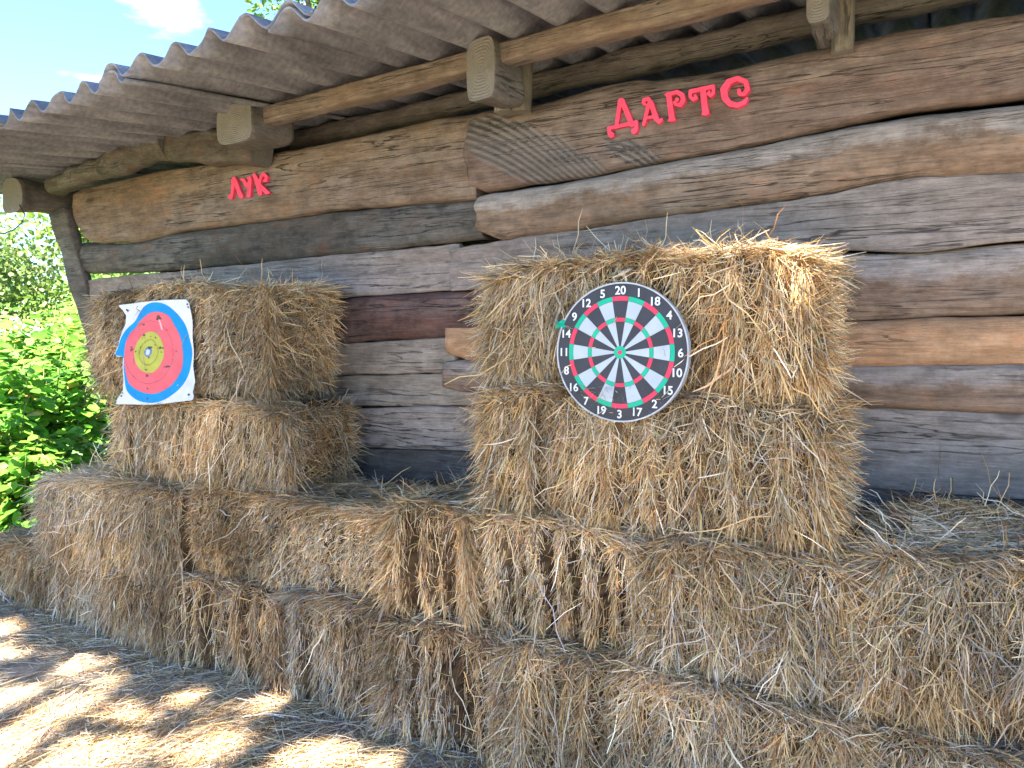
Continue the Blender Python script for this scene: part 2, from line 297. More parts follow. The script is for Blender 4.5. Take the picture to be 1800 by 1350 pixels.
# ------------------------------------------------------------------ hay bales
DENS = 0.96
def hay_bale(label, x0, x1, z0, z1, yf, yb, weights=(3, 4, 1.6, 2, 1.6, 0.8, 1), seed=0, yaw=0.0, groove=1.0, shaggy=1.0, fringe=1.0, faces='ftr', lean=0.0, gold=0.0, stub=0.0, top_depth=9.0):
    r = np.random.default_rng(1000 + seed); N1, N2, N3, N4 = (Noise(seed * 7 + k) for k in range(4))
    h = np.array([(x1 - x0) / 2, (yb - yf) / 2, (z1 - z0) / 2]); c = np.array([(x0 + x1) / 2, (yf + yb) / 2, (z0 + z1) / 2])
    rad = min(0.075, h.min() * 0.5)
    fl = [-h[0]]
    while fl[-1] < h[0]: fl.append(fl[-1] + r.uniform(0.045, 0.105))
    fl = np.array(fl[1:-1]); fdep = r.uniform(0.012, 0.058, len(fl)) * groove; fwid = r.uniform(0.008, 0.017, len(fl)) * (0.7 + 0.4 * groove)
    bulge = r.normal(0, 0.012, len(fl) + 2) * groove
    ca, sa = math.cos(yaw), math.sin(yaw)
    def shape(p):
        inner = np.clip(p, -(h - rad), h - rad); d = p - inner; n = d / (np.linalg.norm(d, axis=1, keepdims=True) + 1e-9)
        q = inner + n * rad
        fz = np.clip(1 - (q[:, 2] / h[2]) ** 2, 0, 1); front = np.clip(-n[:, 1], 0, 1); top = np.clip(n[:, 2], 0, 1)
        disp = 0.022 * N1(q, 3.2) + 0.012 * N2(q, 10.0) + 0.018 * front * fz
        xw = q[:, 0] + 0.012 * N3(q * np.array([0.3, 0.3, 1.0]), 7.0)
        g = (np.exp(-((xw[:, None] - fl[None]) / fwid[None]) ** 2) * fdep[None]).max(1) if len(fl) else 0
        g = g * np.clip(0.55 + 0.6 * N4(q, 4.0), 0, 1.2)
        disp = disp + bulge[np.searchsorted(fl, xw)] * front - g * np.clip(front + 0.45 * top, 0, 1)
        q = q + n * disp[:, None]
        q[:, 1] += lean * (q[:, 2] + h[2]); q[:, 2] -= 0.02 * (q[:, 0] / h[0]) ** 2 * top
        shape.g = g / 0.03
        return q, n
    def world(q): return np.stack([q[:, 0] * ca - q[:, 1] * sa, q[:, 0] * sa + q[:, 1] * ca, q[:, 2]], -1)
    root = thing('hay_bale', (c[0], c[1], z0), label, 'hay bale', 'hay bales stacked against the log wall')
    # packed core, coloured dark so the furrows read as deep shade
    Vs, Fs, o = [], [], 0
    for ax in range(3):
        for sg in (-1, 1):
            u, v = [k for k in range(3) if k != ax]; step = 0.018 if (ax == 1 and sg < 0) else 0.04; nu, nv = (max(2, int(2 * h[k] / step)) for k in (u, v))
            A, B = np.meshgrid(np.linspace(-h[u], h[u], nu + 1), np.linspace(-h[v], h[v], nv + 1), indexing='ij')
            p = np.zeros((A.size, 3)); p[:, u] = A.ravel(); p[:, v] = B.ravel(); p[:, ax] = sg * h[ax]
            I = np.arange(A.size).reshape(A.shape) + o; f = np.stack([I[:-1, :-1], I[1:, :-1], I[1:, 1:], I[:-1, 1:]], -1).reshape(-1, 4)
            flip = (sg > 0) == (ax == 1)
            Vs.append(p); Fs.append(f[:, ::-1] if flip else f); o += len(p)
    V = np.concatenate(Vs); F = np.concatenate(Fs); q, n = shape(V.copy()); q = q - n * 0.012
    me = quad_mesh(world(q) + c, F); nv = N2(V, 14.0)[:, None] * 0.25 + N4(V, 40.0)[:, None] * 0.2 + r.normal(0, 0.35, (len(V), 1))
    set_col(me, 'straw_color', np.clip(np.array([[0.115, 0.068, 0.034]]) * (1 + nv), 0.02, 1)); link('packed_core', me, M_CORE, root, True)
    # straw
    out = []
    def emit(p, dirf, n_, Lr, Wr, droop, wts, segs=2, sink=0.012, open_g=False):
        if open_g:
            shape(p); p = p[r.random(len(p)) > np.clip(shape.g - 0.2, 0, 1) * 0.80]; n_ = len(p)
        q, nn = shape(p); d = dirf(q, nn); L = r.uniform(*Lr, n_) * r.uniform(0.6, 1.25, n_); W = r.uniform(*Wr, n_) * np.where(r.random(n_) < 0.07, 1.7, 1.0)
        cv = np.zeros((n_, 3)); cv[:, 2] = -droop * L * r.uniform(0.0, 1.0, n_) ** 1.5; cv += r.normal(size=(n_, 3)) * L[:, None] * 0.07
        q = q - nn * r.uniform(-0.004, sink, n_)[:, None]
        cl = straw_colors(n_, wts, N1(q, 5.0) * 1.3 + 0.5 * N2(q, 17.0) + gold, r) * np.clip(1 + 0.28 * N4(q, 6.0) + 0.15 * N3(q, 23.0), 0.45, 1.5)[:, None]
        V, F, C = ribbons(q, d, L, W, cv, cl, segs, r); out.append((world(V) + c, F, C))
    def rand_face(ax, sg, n_):
        p = r.uniform(-1, 1, (n_, 3)) * h; p[:, ax] = sg * h[ax]; return p
    def clump(p, n_, k, spread):           # draw roots together into tufts
        cc = r.integers(0, n_, n_ // k + 1); idx = cc[r.integers(0, len(cc), n_)]; m = r.random(n_) < 0.55
        p2 = p[idx] + r.normal(0, spread, (n_, 3)); p2 = np.clip(p2, -h, h); return np.where(m[:, None], p2, p)
    area_f = 4 * h[0] * h[2]; area_t = 4 * h[0] * h[1]; area_s = 4 * h[1] * h[2]
    def front_dir(q, nn):
        k = len(q); a = (0.10 + 0.28 * shaggy + 0.55 * stub) * r.normal(size=k) + 0.22 * shaggy * N3(q, 6.0) + 0.10 * N2(q, 18.0); wild = r.random(k) < 0.07 + 0.15 * shaggy + 0.2 * stub; a = np.where(wild, r.uniform(-2.4, 2.4, k), a)
        o_ = r.uniform(0.0, 0.45, k) + 0.9 * stub * r.random(k)
        return np.stack([np.sin(a), np.zeros(k), -np.cos(a)], -1) + nn * o_[:, None]
    n_ = int(area_f * (27000 + 7000 * stub) * DENS); p = rand_face(1, -1, n_); p = clump(p, n_, 18, 0.010)
    emit(p, front_dir, n_, (0.018 - 0.006 * stub, (0.055 + 0.06 * shaggy) * (1 - 0.4 * stub)), (0.0016 + 0.0006 * stub, 0.0029 + 0.0008 * shaggy + 0.0006 * stub), 0.12, weights, open_g=True)
    n_ = int(area_f * 520 * DENS * shaggy)      # long stray stalks over the face
    def stray(q, nn):
        k = len(q); a = r.uniform(-1.7, 1.7, k) * r.random(k) ** 0.5; return np.stack([np.sin(a), np.zeros(k), -np.cos(a)], -1) + nn * r.uniform(0.12, 0.5, k)[:, None]
    emit(rand_face(1, -1, n_), stray, n_, (0.10, 0.26), (0.0022, 0.0048), 0.12, (2, 4, 4, 0.6, 1.5, 0.6, 0.6), 4)
    if 't' in faces:
        def top_dir(q, nn):
            k = len(q); a = 1.6 * N3(q, 4.0) + r.normal(0, 0.7, k); return np.stack([np.cos(a), np.sin(a), np.zeros(k)], -1) + nn * r.uniform(-0.02, 0.22, k)[:, None]
        n_ = int(area_t * 16000 * DENS); pt = rand_face(2, 1, n_); pt = pt[pt[:, 1] < -h[1] + top_depth]; n_ = len(pt); emit(pt, top_dir, n_, (0.05, 0.17), (0.0018, 0.0036), 0.30, np.array(weights) * np.array([0.8, 1, 1.2, 0.7, 1.9, 1.2, 0.6]))
        n_ = int(area_t * 420 * DENS * shaggy)
        emit(rand_face(2, 1, n_), lambda q, nn: r.normal(size=(len(q), 3)) * np.array([1, 1, 0.3]) + nn * r.uniform(0.2, 1.1, len(q))[:, None], n_, (0.08, 0.2), (0.0022, 0.004), 0.2, (3, 4, 3, 0.5, 1.5, 0.8, 0.5), 4)
        n_ = int(2 * h[0] * 900 * fringe * DENS)   # stalks that hang over the upper front edge
        p = rand_face(2, 1, n_); p[:, 1] = -h[1] + np.abs(r.normal(0, 0.05, n_)); p = clump(p, n_, 30, 0.014)
        def edge_dir(q, nn):
            k = len(q); return np.stack([r.normal(0, 0.75, k) + 0.4 * N3(q, 7.0), -r.uniform(0.2, 1.0, k), r.normal(-0.1, 0.4, k)], -1)
        emit(p, edge_dir, n_, (0.025, 0.13), (0.0018, 0.0040), 0.45, weights, 3)
    for ch, sg in (('r', 1), ('l', -1)):
        if ch in faces:
            def side_dir(q, nn, sg=sg):
                k = len(q); return np.stack([sg * r.uniform(0.15, 1.0, k), -0.25 + r.normal(0, 0.65, k), -0.12 + r.normal(0, 0.5, k) + 0.2 * N3(q, 8.0)], -1)
            n_ = int(area_s * 22000 * DENS); emit(clump(rand_face(0, sg, n_), n_, 18, 0.012), side_dir, n_, (0.03, 0.11), (0.0017, 0.0034), 0.3, weights)
            n_ = int(2 * h[2] * 1700 * DENS)     # the upright corner
            p = rand_face(0, sg, n_); p[:, 1] = -h[1] + np.abs(r.normal(0, 0.04, n_)); emit(p, lambda q, nn, sg=sg: np.stack([sg * r.uniform(0, 0.8, len(q)), -r.uniform(0, 0.7, len(q)), -r.uniform(0.1, 1.0, len(q)) + 0.3 * r.normal(size=len(q))], -1), n_, (0.05, 0.15), (0.0022, 0.0042), 0.4, weights)
    V, F, C = join(out); me = quad_mesh(V, F); set_col(me, 'straw_color', C); tag(link('straw', me, M_STRAW, root), kind='stuff')
    return root

GOLD = (4.5, 4, 1.4, 2.2, 0.5, 0.8, 1.8); GREYW = (2.4, 3.4, 1.6, 2.6, 2.2, 1.0, 0.9); BROWN = (3.0, 3.0, 1.3, 3.4, 1.0, 0.6, 1.8); PALE = (3.6, 4.5, 2.4, 2.0, 1.0, 0.8, 1.1); DULL = (2.8, 4.4, 1.7, 1.8, 1.4, 1.2, 0.8)
BALES = [
 # label, x0, x1, z0, z1, yfront, yback, options
 ('hay bale with the paper archery target pinned to its front', -3.93, -2.66, 1.315, 1.86, 0.06, 0.54, dict(weights=DULL, shaggy=0.35, groove=0.9, fringe=0.5, stub=0.7, faces='ftrl')),
 ('hay bale directly under the one that carries the paper archery target', -3.80, -2.55, 0.85, 1.295, 0.04, 0.54, dict(top_depth=0.2, weights=GOLD, shaggy=0.6, groove=1.1, faces='ftrl', fringe=0.7)),
 ('hay bale on top of the stack, behind the upper half of the dartboard', -1.48, -0.30, 1.44, 1.88, 0.04, 0.54, dict(weights=PALE, shaggy=0.85, groove=1.3, fringe=1.6, faces='ftrl')),
 ('shaggy hay bale supporting the dartboard bale from below', -1.44, -0.28, 0.965, 1.415, 0.01, 0.54, dict(top_depth=0.2, weights=PALE, shaggy=0.95, groove=1.3, faces='ftrl', fringe=0.9)),
 ('drooping hay bale under the outer end of the archery target stack', -4.36, -3.16, 0.36, 0.85, -0.05, 0.54, dict(weights=DULL, shaggy=0.9, groove=0.5, fringe=1.8, faces='ftl')),
 ('flat-faced golden hay bale with grey straw top, between the two target stacks', -3.13, -1.89, 0.455, 0.88, 0.01, 0.54, dict(weights=GOLD, shaggy=0.3, groove=0.8, fringe=1.2, faces='ftr', gold=0.3, stub=0.9)),
 ('narrow hay bale set end-on with deep dark upright furrows', -1.86, -1.50, 0.515, 0.95, -0.05, 0.54, dict(weights=GOLD, shaggy=0.2, groove=2.3, fringe=1.3, stub=0.12, faces='ftlr')),
 ('bulging ribbed hay bale beside the narrow end-on bale', -1.46, -0.83, 0.525, 0.945, -0.05, 0.54, dict(top_depth=0.2, weights=GOLD, shaggy=0.25, groove=1.7, fringe=1.0, stub=0.15, faces='ftr')),
 ('tousled hay bale below the shaggy dartboard stack, beside the ribbed bale', -0.78, -0.17, 0.53, 0.955, -0.05, 0.54, dict(top_depth=0.2, weights=PALE, shaggy=1.0, groove=1.3, fringe=1.0, faces='ftrl')),
 ('hay bale with a sunlit tuft on its corner and open straw top against grey boards', -0.12, 1.10, 0.54, 1.02, -0.05, 0.55, dict(weights=PALE, shaggy=1.0, groove=1.2, fringe=1.2, faces='ftl')),
 ('low hay bale at the outer end of the row, nearest the green shrubs', -5.35, -4.42, -0.02, 0.33, 0.04, 0.54, dict(weights=GOLD, shaggy=0.7, groove=0.6, fringe=1.4, faces='ftl')),
 ('ground-level hay bale with straw draped over it, beside the low end bale', -4.36, -3.40, -0.02, 0.37, -0.04, 0.54, dict(top_depth=0.2, weights=BROWN, shaggy=1.2, groove=0.8, fringe=2.4)),
 ('brown ground-level hay bale below the flat-faced golden bale', -3.36, -2.52, -0.02, 0.445, -0.06, 0.54, dict(top_depth=0.2, weights=BROWN, shaggy=0.6, groove=1.7, fringe=1.1)),
 ('ribbed grey-brown ground-level hay bale on the bare earth patch', -2.49, -1.87, -0.02, 0.49, -0.05, 0.54, dict(top_depth=0.2, weights=GREYW, shaggy=0.35, groove=2.0, fringe=0.8, faces='ftr')),
 ('jutting ground-level hay bale under the narrow end-on bale', -1.84, -1.35, -0.02, 0.505, -0.10, 0.54, dict(top_depth=0.2, weights=BROWN, shaggy=0.4, groove=2.1, fringe=1.2, faces='ftlr')),
 ('ground-level hay bale below the ribbed bulging bale, covered in long loose stalks', -1.30, -0.15, -0.02, 0.515, -0.11, 0.54, dict(top_depth=0.2, weights=PALE, shaggy=1.05, groove=1.4, fringe=1.0, faces='ftrl')),
 ('ground-level hay bale below the one with the sunlit tuft', -0.10, 1.10, -0.02, 0.52, -0.09, 0.54, dict(top_depth=0.2, weights=PALE, shaggy=1.05, groove=1.3, fringe=1.0, faces='ftl')),
]
BALE_OBJS = []
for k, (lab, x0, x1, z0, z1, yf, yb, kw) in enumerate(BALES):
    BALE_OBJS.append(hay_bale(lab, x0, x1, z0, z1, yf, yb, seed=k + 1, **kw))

# loose straw on the ground
n = 52000
px = rng.uniform(-6.2, 0.4, n); py = -0.06 - np.abs(rng.normal(0, 0.75, n)) ** 1.0; py = np.where(px < -4.4, py + rng.uniform(0, 0.5, n), py)
GC = Noise(55, 2); cov = GC(np.stack([px, py], -1), 2.6); bare = np.exp(-(((px + 2.1) / 0.55) ** 2 + ((py + 0.2) / 0.10) ** 2))
keep = (rng.random(n) < np.clip(0.72 + 0.5 * cov, 0.12, 1)) & (rng.random(n) > bare * 0.9) & (py > -2.1); px, py = px[keep], py[keep]; n = len(px)
cov = cov[keep]; ang = 1.5 * GC(np.stack([px, py], -1), 1.7) + rng.normal(0, 0.8, n)
d = np.stack([np.cos(ang), np.sin(ang), rng.normal(0.03, 0.07, n)], -1); L = rng.uniform(0.04, 0.2, n); pz = ground_z(px, py) + rng.random(n) ** 2 * 0.022 + 0.002
cv = np.zeros((n, 3)); cv[:, 2] = -0.08 * L; cv[:, :2] = rng.normal(size=(n, 2)) * L[:, None] * 0.14
V, F, C = ribbons(np.stack([px, py, pz], -1), d, L, rng.uniform(0.002, 0.004, n), cv, straw_colors(n, (2.2, 4, 3.2, 1.2, 2.0, 1.2, 0.5), cov * 0.5), 2)
me = quad_mesh(V, F); set_col(me, 'straw_color', C)
tag(link('loose_straw', me, M_STRAW), 'loose dry straw scattered over the ground before the bales', 'straw', kind='stuff')
# crumbs of earth
n = 260; cx = rng.uniform(-3.4, -1.2, n); cy = -0.1 - np.abs(rng.normal(0, 0.3, n)); s = rng.uniform(0.004, 0.016, n) * np.where(rng.random(n) < 0.08, 1.6, 1)
octv = np.array([(1, 0, 0), (-1, 0, 0), (0, 1, 0), (0, -1, 0), (0, 0, 0.7), (0, 0, -0.7)], float); octf = np.array([(0, 2, 4), (2, 1, 4), (1, 3, 4), (3, 0, 4), (2, 0, 5), (1, 2, 5), (3, 1, 5), (0, 3, 5)])
V = octv[None] * s[:, None, None] * rng.uniform(0.6, 1.4, (n, 6, 1)); V[..., 0] += cx[:, None]; V[..., 1] += cy[:, None]; V[..., 2] += (ground_z(cx, cy) + s * 0.3)[:, None]
me = quad_mesh(V.reshape(-1, 3), (octf[None] + 6 * np.arange(n)[:, None, None]).reshape(-1, 3))
tag(link('earth_crumbs', me, plain('dry_earth_crumb', (0.24, 0.19, 0.15), 1.0)), 'dry crumbs of earth lying at the foot of the bales', 'earth', kind='stuff')

# ------------------------------------------------------------------ log shed
SHED = thing('log_shed', (-2.0, 0.7, 0.0), 'weathered log shed with an open gap under its grey corrugated roof', 'shed')
def timber(name, tops, bots, Y, thick=0.16, rnd=0.5, p=2.2, mat=W_GREY, seed=0, M=22, step=0.02, rough=1.0, x_end=None, grooves=None, label=None, world_z=False, tight=0.007):
    """one log or board of the wall: upper and lower edge as photo points on the wall face"""
    if world_z: T = np.array(tops, float); B = np.array(bots, float)
    else: T = np.array([at(a, b, Y)[[0, 2]] for a, b in tops]); B = np.array([at(a, b, Y)[[0, 2]] for a, b in bots])
    xa = min(T[0, 0], B[0, 0]); xb = x_end if x_end is not None else max(T[-1, 0], B[-1, 0])
    N = Noise(900 + seed); N2 = Noise(950 + seed, 2); n = max(4, int((xb - xa) / step)); xs = np.linspace(xa, xb, n + 1)
    zt = np.interp(xs, T[:, 0], T[:, 1]); zb = np.interp(xs, B[:, 0], B[:, 1])
    # soften the polyline and make it slightly uneven
    ker = np.ones(7) / 7; zt = np.convolve(np.pad(zt, 3, 'edge'), ker, 'valid'); zb = np.convolve(np.pad(zb, 3, 'edge'), ker, 'valid')
    e = np.stack([xs, xs * 0], -1); zt = zt + tight + 0.0025 * rough * N2(e, 6) + 0.002 * rough * N2(e, 23); zb = zb - tight + 0.0025 * rough * N2(e + 9, 6) + 0.002 * rough * N2(e + 5, 23)
    s = np.sin(np.linspace(-math.pi / 2, math.pi / 2, M)); hh = (zt - zb) / 2; zc = (zt + zb) / 2
    prof = 1 - (1 - np.abs(s) ** p) ** (1 / p)
    X = np.repeat(xs[:, None], M, 1); Z = zc[:, None] + hh[:, None] * s[None]; dep = rnd * hh[:, None] * prof[None]
    Yv = Y + dep
    P = np.stack([X, Yv, Z], -1)
    Yv = Yv + rough * (0.006 * N(P * np.array([1.0, 1, 5.0]), 2.0) + 0.0035 * N(P * np.array([0.5, 1, 14.0]), 3.0) + 0.0018 * N(P * np.array([3.0, 1, 30.0]), 3.0))
    across = np.stack([np.repeat(((s + 1) / 2)[None], n + 1, 0), np.zeros((n + 1, M)), np.zeros((n + 1, M))], -1)
    if grooves:
        for (cx, cz, rx, rz, tilt, ang, period) in grooves:
            u = (X - cx) * math.cos(tilt) + (Z - cz) * math.sin(tilt); v = -(X - cx) * math.sin(tilt) + (Z - cz) * math.cos(tilt)
            m = np.clip((1 - (u / rx) ** 2 - (v / rz) ** 2) * 3 + 0.5 * N(P, 18.0), 0, 1)
            bend = 0.25 * (X - cx) ** 2 / rx
            ph = ((X - cx) * math.sin(ang) + (Z - cz + bend) * math.cos(ang)) / period * 2 * math.pi + 0.5 * N(P, 6.0)
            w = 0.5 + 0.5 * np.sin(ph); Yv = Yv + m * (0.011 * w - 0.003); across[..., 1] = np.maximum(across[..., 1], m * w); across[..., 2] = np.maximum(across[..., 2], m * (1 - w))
    X = X + np.zeros_like(X); X[0] += 0.010 * rough * N2(np.stack([s, s * 0], -1), 4) - 0.0; X[-1] += 0.010 * rough * N2(np.stack([s, s * 0 + 3], -1), 4)
    front = np.stack([X, Yv, Z], -1)
    yb = Y + thick
    back = np.stack([np.stack([xs, np.full(n + 1, yb), zt - 0.15 * hh], -1), np.stack([xs, np.full(n + 1, yb), zb + 0.15 * hh], -1)], 1)
    ring = np.concatenate([front, back], 1); R = M + 2; V = ring.reshape(-1, 3); I = np.arange((n + 1) * R).reshape(n + 1, R)
    faces = []
    for k in range(R):
        k2 = (k + 1) % R; faces.append(np.stack([I[:-1, k], I[1:, k], I[1:, k2], I[:-1, k2]], -1))
    F = np.concatenate(faces)[:, ::1]
    fl = [tuple(f) for f in F] + [tuple(I[0]), tuple(I[-1][::-1])]
    me = mesh(V, fl)
    a3 = np.concatenate([across, np.zeros((n + 1, 2, 3)) + np.array([0.5, 0, 0])], 1).reshape(-1, 3); set_col(me, 'across', a3)
    o = link(name, me, mat, SHED, True)
    for pl in me.polygons[-2:]: pl.use_smooth = False
    if label: o['label'] = label
    return o

YW = 0.60
timber('log', [(127, 345), (132, 333), (200, 318), (272, 299), (389, 286), (505, 264), (600, 243), (700, 222), (760, 208), (822, 199)],
       [(127, 365), (134, 405), (150, 424), (233, 424), (311, 403), (428, 390), (583, 366), (700, 356), (835, 346)], YW - 0.02, 0.16, 0.35, 4, W_HEWN, 1, label='wide hewn brown log that carries the short red word')
timber('log', [(126, 433), (131, 427), (233, 428), (311, 408), (428, 394), (583, 370), (835, 351)],
       [(127, 468), (138, 478), (230, 478), (350, 467), (505, 455), (700, 432), (850, 417)], YW, 0.16, 0.6, 2.4, W_BARK, 2, rough=1.5, label='dark cracked round log')
timber('plank', [(146, 500), (160, 492), (350, 474), (600, 449), (780, 432), (790, 431)], [(146, 540), (300, 535), (595, 520), (700, 514), (806, 508)], YW + 0.03, 0.07, 0.2, 7, W_GREY, 3)
timber('log', [(225, 545), (595, 527), (700, 517), (845, 511)], [(225, 629), (450, 610), (610, 600), (785, 591), (845, 588)], YW + 0.0, 0.15, 0.6, 2.4, W_RED, 4, rough=1.5, label='reddish log with peeling bark')
timber('plank', [(225, 637), (610, 606), (780, 595), (800, 594)], [(225, 687), (610, 658), (780, 654), (800, 653)], YW + 0.03, 0.08, 0.35, 4, W_PALE, 5)
timber('plank', [(225, 697), (610, 663), (780, 658), (835, 657)], [(225, 742), (620, 713), (760, 711), (835, 711)], YW + 0.03, 0.08, 0.35, 4, W_PALE, 6)
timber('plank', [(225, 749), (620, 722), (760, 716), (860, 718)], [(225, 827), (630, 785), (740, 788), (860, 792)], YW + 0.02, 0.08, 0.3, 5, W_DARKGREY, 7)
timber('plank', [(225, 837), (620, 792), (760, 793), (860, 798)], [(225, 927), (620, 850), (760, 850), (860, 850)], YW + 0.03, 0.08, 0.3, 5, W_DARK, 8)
DX = 1.35
g1 = at(925, 268, YW - 0.05); g2 = at(1110, 262, YW - 0.05); g3 = at(1215, 250, YW - 0.05)
timber('log', [(818, 215), (824, 200), (841, 190), (930, 180), (1000, 160), (1067, 141), (1130, 132), (1137, 136), (1200, 128), (1300, 110), (1450, 78), (1567, 50), (1683, 31), (1800, 15)],
       [(832, 325), (838, 335), (989, 312), (1105, 290), (1300, 254), (1411, 229), (1528, 203), (1605, 188), (1683, 178), (1800, 166)], YW - 0.05, 0.2, 0.42, 3.2, W_BIG, 9, M=64, step=0.008, x_end=DX,
       grooves=[(g1[0], g1[2], 0.42, 0.125, -0.42, 0.62, 0.026), (g2[0], g2[2] - 0.01, 0.15, 0.045, -0.45, 0.62, 0.024)], tight=0.001, label='thick brown log with diagonal chain-saw scoring, carrying the longer red word')
timber('log', [(833, 346), (840, 339), (989, 316), (1105, 293), (1300, 257), (1411, 233), (1528, 212), (1605, 199), (1800, 175)],
       [(845, 400), (857, 423), (989, 404), (1105, 384), (1255, 364), (1450, 334), (1567, 311), (1644, 305), (1800, 301)], YW - 0.04, 0.2, 0.7, 2.3, W_GREYTOP, 10, M=30, x_end=DX, tight=0.002, label='round log, silvered on its upper side')
timber('plank', [(790, 440), (850, 428), (989, 410), (1105, 392), (1255, 372), (1450, 345), (1567, 320), (1644, 312), (1800, 306)],
       [(812, 508), (1100, 480), (1300, 450), (1490, 434), (1540, 436), (1600, 441), (1650, 437), (1720, 427), (1800, 419)], YW, 0.07, 0.15, 8, W_GREY, 11, x_end=DX, label='wide grey board with a wavy lower edge')
timber('log', [(830, 516), (1100, 488), (1490, 446), (1600, 448), (1800, 428)], [(830, 600), (1100, 580), (1490, 561), (1600, 556), (1800, 548)], YW + 0.03, 0.14, 0.3, 3.5, W_GREYTOP, 12, x_end=DX)
timber('log', [(784, 575), (800, 566), (1100, 570), (1490, 567), (1640, 561), (1800, 557)], [(786, 615), (800, 632), (1100, 640), (1490, 643), (1800, 639)], YW + 0.0, 0.16, 0.6, 2.4, W_ORANGE, 13, x_end=DX, label='fresh orange-brown log')
timber('log', [(776, 640), (784, 634), (1100, 643), (1490, 647), (1800, 643)], [(778, 676), (790, 688), (1100, 700), (1490, 713), (1600, 718), (1700, 723), (1800, 728)], YW + 0.0, 0.16, 0.55, 2.6, W_GREYTOP, 14, x_end=DX)
timber('plank', [(832, 692), (1100, 706), (1490, 717), (1600, 722), (1700, 728), (1800, 733)], [(836, 732), (1100, 790), (1490, 852), (1650, 864), (1800, 876)], YW + 0.03, 0.08, 0.15, 7, W_DARKGREY, 15, x_end=DX, label='broad grey board just above the straw')
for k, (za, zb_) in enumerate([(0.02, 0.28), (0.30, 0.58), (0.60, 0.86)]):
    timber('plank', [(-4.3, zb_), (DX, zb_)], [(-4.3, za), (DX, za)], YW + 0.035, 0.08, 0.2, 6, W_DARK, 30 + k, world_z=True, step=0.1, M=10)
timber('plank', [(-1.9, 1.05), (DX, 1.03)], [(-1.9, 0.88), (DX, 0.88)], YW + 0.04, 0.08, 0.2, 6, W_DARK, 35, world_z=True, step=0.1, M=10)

def beam(name, a, b, wa, ha, mat, seed=0, wb=None, hb=None, n=10, bev=0.25, rough=0.006, up=(0, 0, 1), label=None, parent=SHED, rnd=4.0):
    """squared or rounded timber from a to b"""
    a = np.array(a, float); b = np.array(b, float); d = (b - a); L = np.linalg.norm(d); d /= L; up = np.array(up, float)
    s = np.cross(d, up); s /= np.linalg.norm(s); u = np.cross(s, d); wb = wa if wb is None else wb; hb = ha if hb is None else hb
    K = 20; th = np.linspace(0, 2 * math.pi, K, endpoint=False); c_, s_ = np.cos(th), np.sin(th)
    cx = np.sign(c_) * np.abs(c_) ** (2 / rnd); cy = np.sign(s_) * np.abs(s_) ** (2 / rnd); N = Noise(400 + seed); n = max(n, int(L / 0.05)); V = []
    for i in range(n + 1):
        t = i / n; w = wa + (wb - wa) * t; h_ = ha + (hb - ha) * t
        P = a + d * L * t + np.outer(cx * w / 2, s) + np.outer(cy * h_ / 2, u); nn = np.outer(cx, s) + np.outer(cy, u)
        P = P + nn * (rough * N(P, 7.0) + rough * 0.6 * N(P, 19.0))[:, None]
        if i in (0, n): P = P + np.outer(rough * 1.5 * N(P, 11.0), d)
        V.append(P)
    V = np.array(V).reshape(-1, 3); F = [(i * K + k, (i + 1) * K + k, (i + 1) * K + (k + 1) % K, i * K + (k + 1) % K) for i in range(n) for k in range(K)]
    c0, c1 = len(V), len(V) + 1; V = np.concatenate([V, [V[:K].mean(0)], [V[-K:].mean(0)]]); nf = len(F)
    F += [(c0, k, (k + 1) % K) for k in range(K)] + [(c1, n * K + (k + 1) % K, n * K + k) for k in range(K)]
    me = mesh(V, F); ac = np.zeros((len(V), 3)) + np.array([0.5, 0, 0]); set_col(me, 'across', ac)
    rd = np.ones((len(V), 3)); rd[c0:] = 0; set_col(me, 'radius', rd); o = link(name, me, mat, parent, True); me.materials.append(M_END)
    for pl in me.polygons[nf:]: pl.use_smooth = False; pl.material_index = 1
    if label: o['label'] = label
    return o

# roof
YE, ZE, SL = -0.45, 2.675, 0.14
def roof_z(y, x=-2.5): return ZE + (y - YE) * SL + 0.036 * (x + 2.5)
ROOF = bpy.data.objects.new('roof', None); COL.objects.link(ROOF); ROOF.parent = SHED; ROOF.location = (0, 0, 2.7)
def roof_sheet(x0, waves, y0, y1, lift, seed, chip=0.0):
    r = np.random.default_rng(seed); pitch = 0.2; w = waves * pitch; nu = waves * 14; nvv = 14; N = Noise(seed, 1)
    us = np.linspace(0, w, nu + 1); vs = np.linspace(0, 1, nvv + 1); V = []
    skew = r.normal(0, 0.012); dz = r.normal(0, 0.004)
    for side in (0, 1):
        for v in vs:
            ye = y0 + skew * us + 0.006 * N(us[:, None], 9.0) + 0.004 * N(us[:, None], 40.0)
            if chip: ye = ye + chip * np.clip(N(us[:, None] + 3, 14.0) - 0.5, 0, 1)
            y = ye + (y1 - ye) * v; x = x0 + us + 0.004 * np.sin(v * 5)
            z = roof_z(y, x) + lift + dz + 0.034 * np.cos(2 * math.pi * (x - 0.03) / pitch) + (0.008 if side else 0) + 0.003 * N(us[:, None] + v * 2, 5.0)
            V.append(np.stack([x, y, z], -1))
    V = np.array(V).reshape(-1, 3); m = nu + 1; half = m * (nvv + 1); F = []
    for j in range(nvv):
        for i in range(nu):
            a = j * m + i; F.append((a, a + m, a + m + 1, a + 1)); F.append((half + a, half + a + 1, half + a + m + 1, half + a + m))
    for i in range(nu):
        F.append((i, i + 1, half + i + 1, half + i)); a = nvv * m + i; F.append((a, half + a, half + a + 1, a + 1))
    for j in range(nvv):
        a = j * m; F.append((a, half + a, half + a + m, a + m)); a = j * m + nu; F.append((a, a + m, half + a + m, half + a))
    me = mesh(V, F); link('roof_sheet', me, M_ROOF, ROOF, True)
    for pl in me.polygons[2 * nu * nvv:]: pl.use_smooth = False
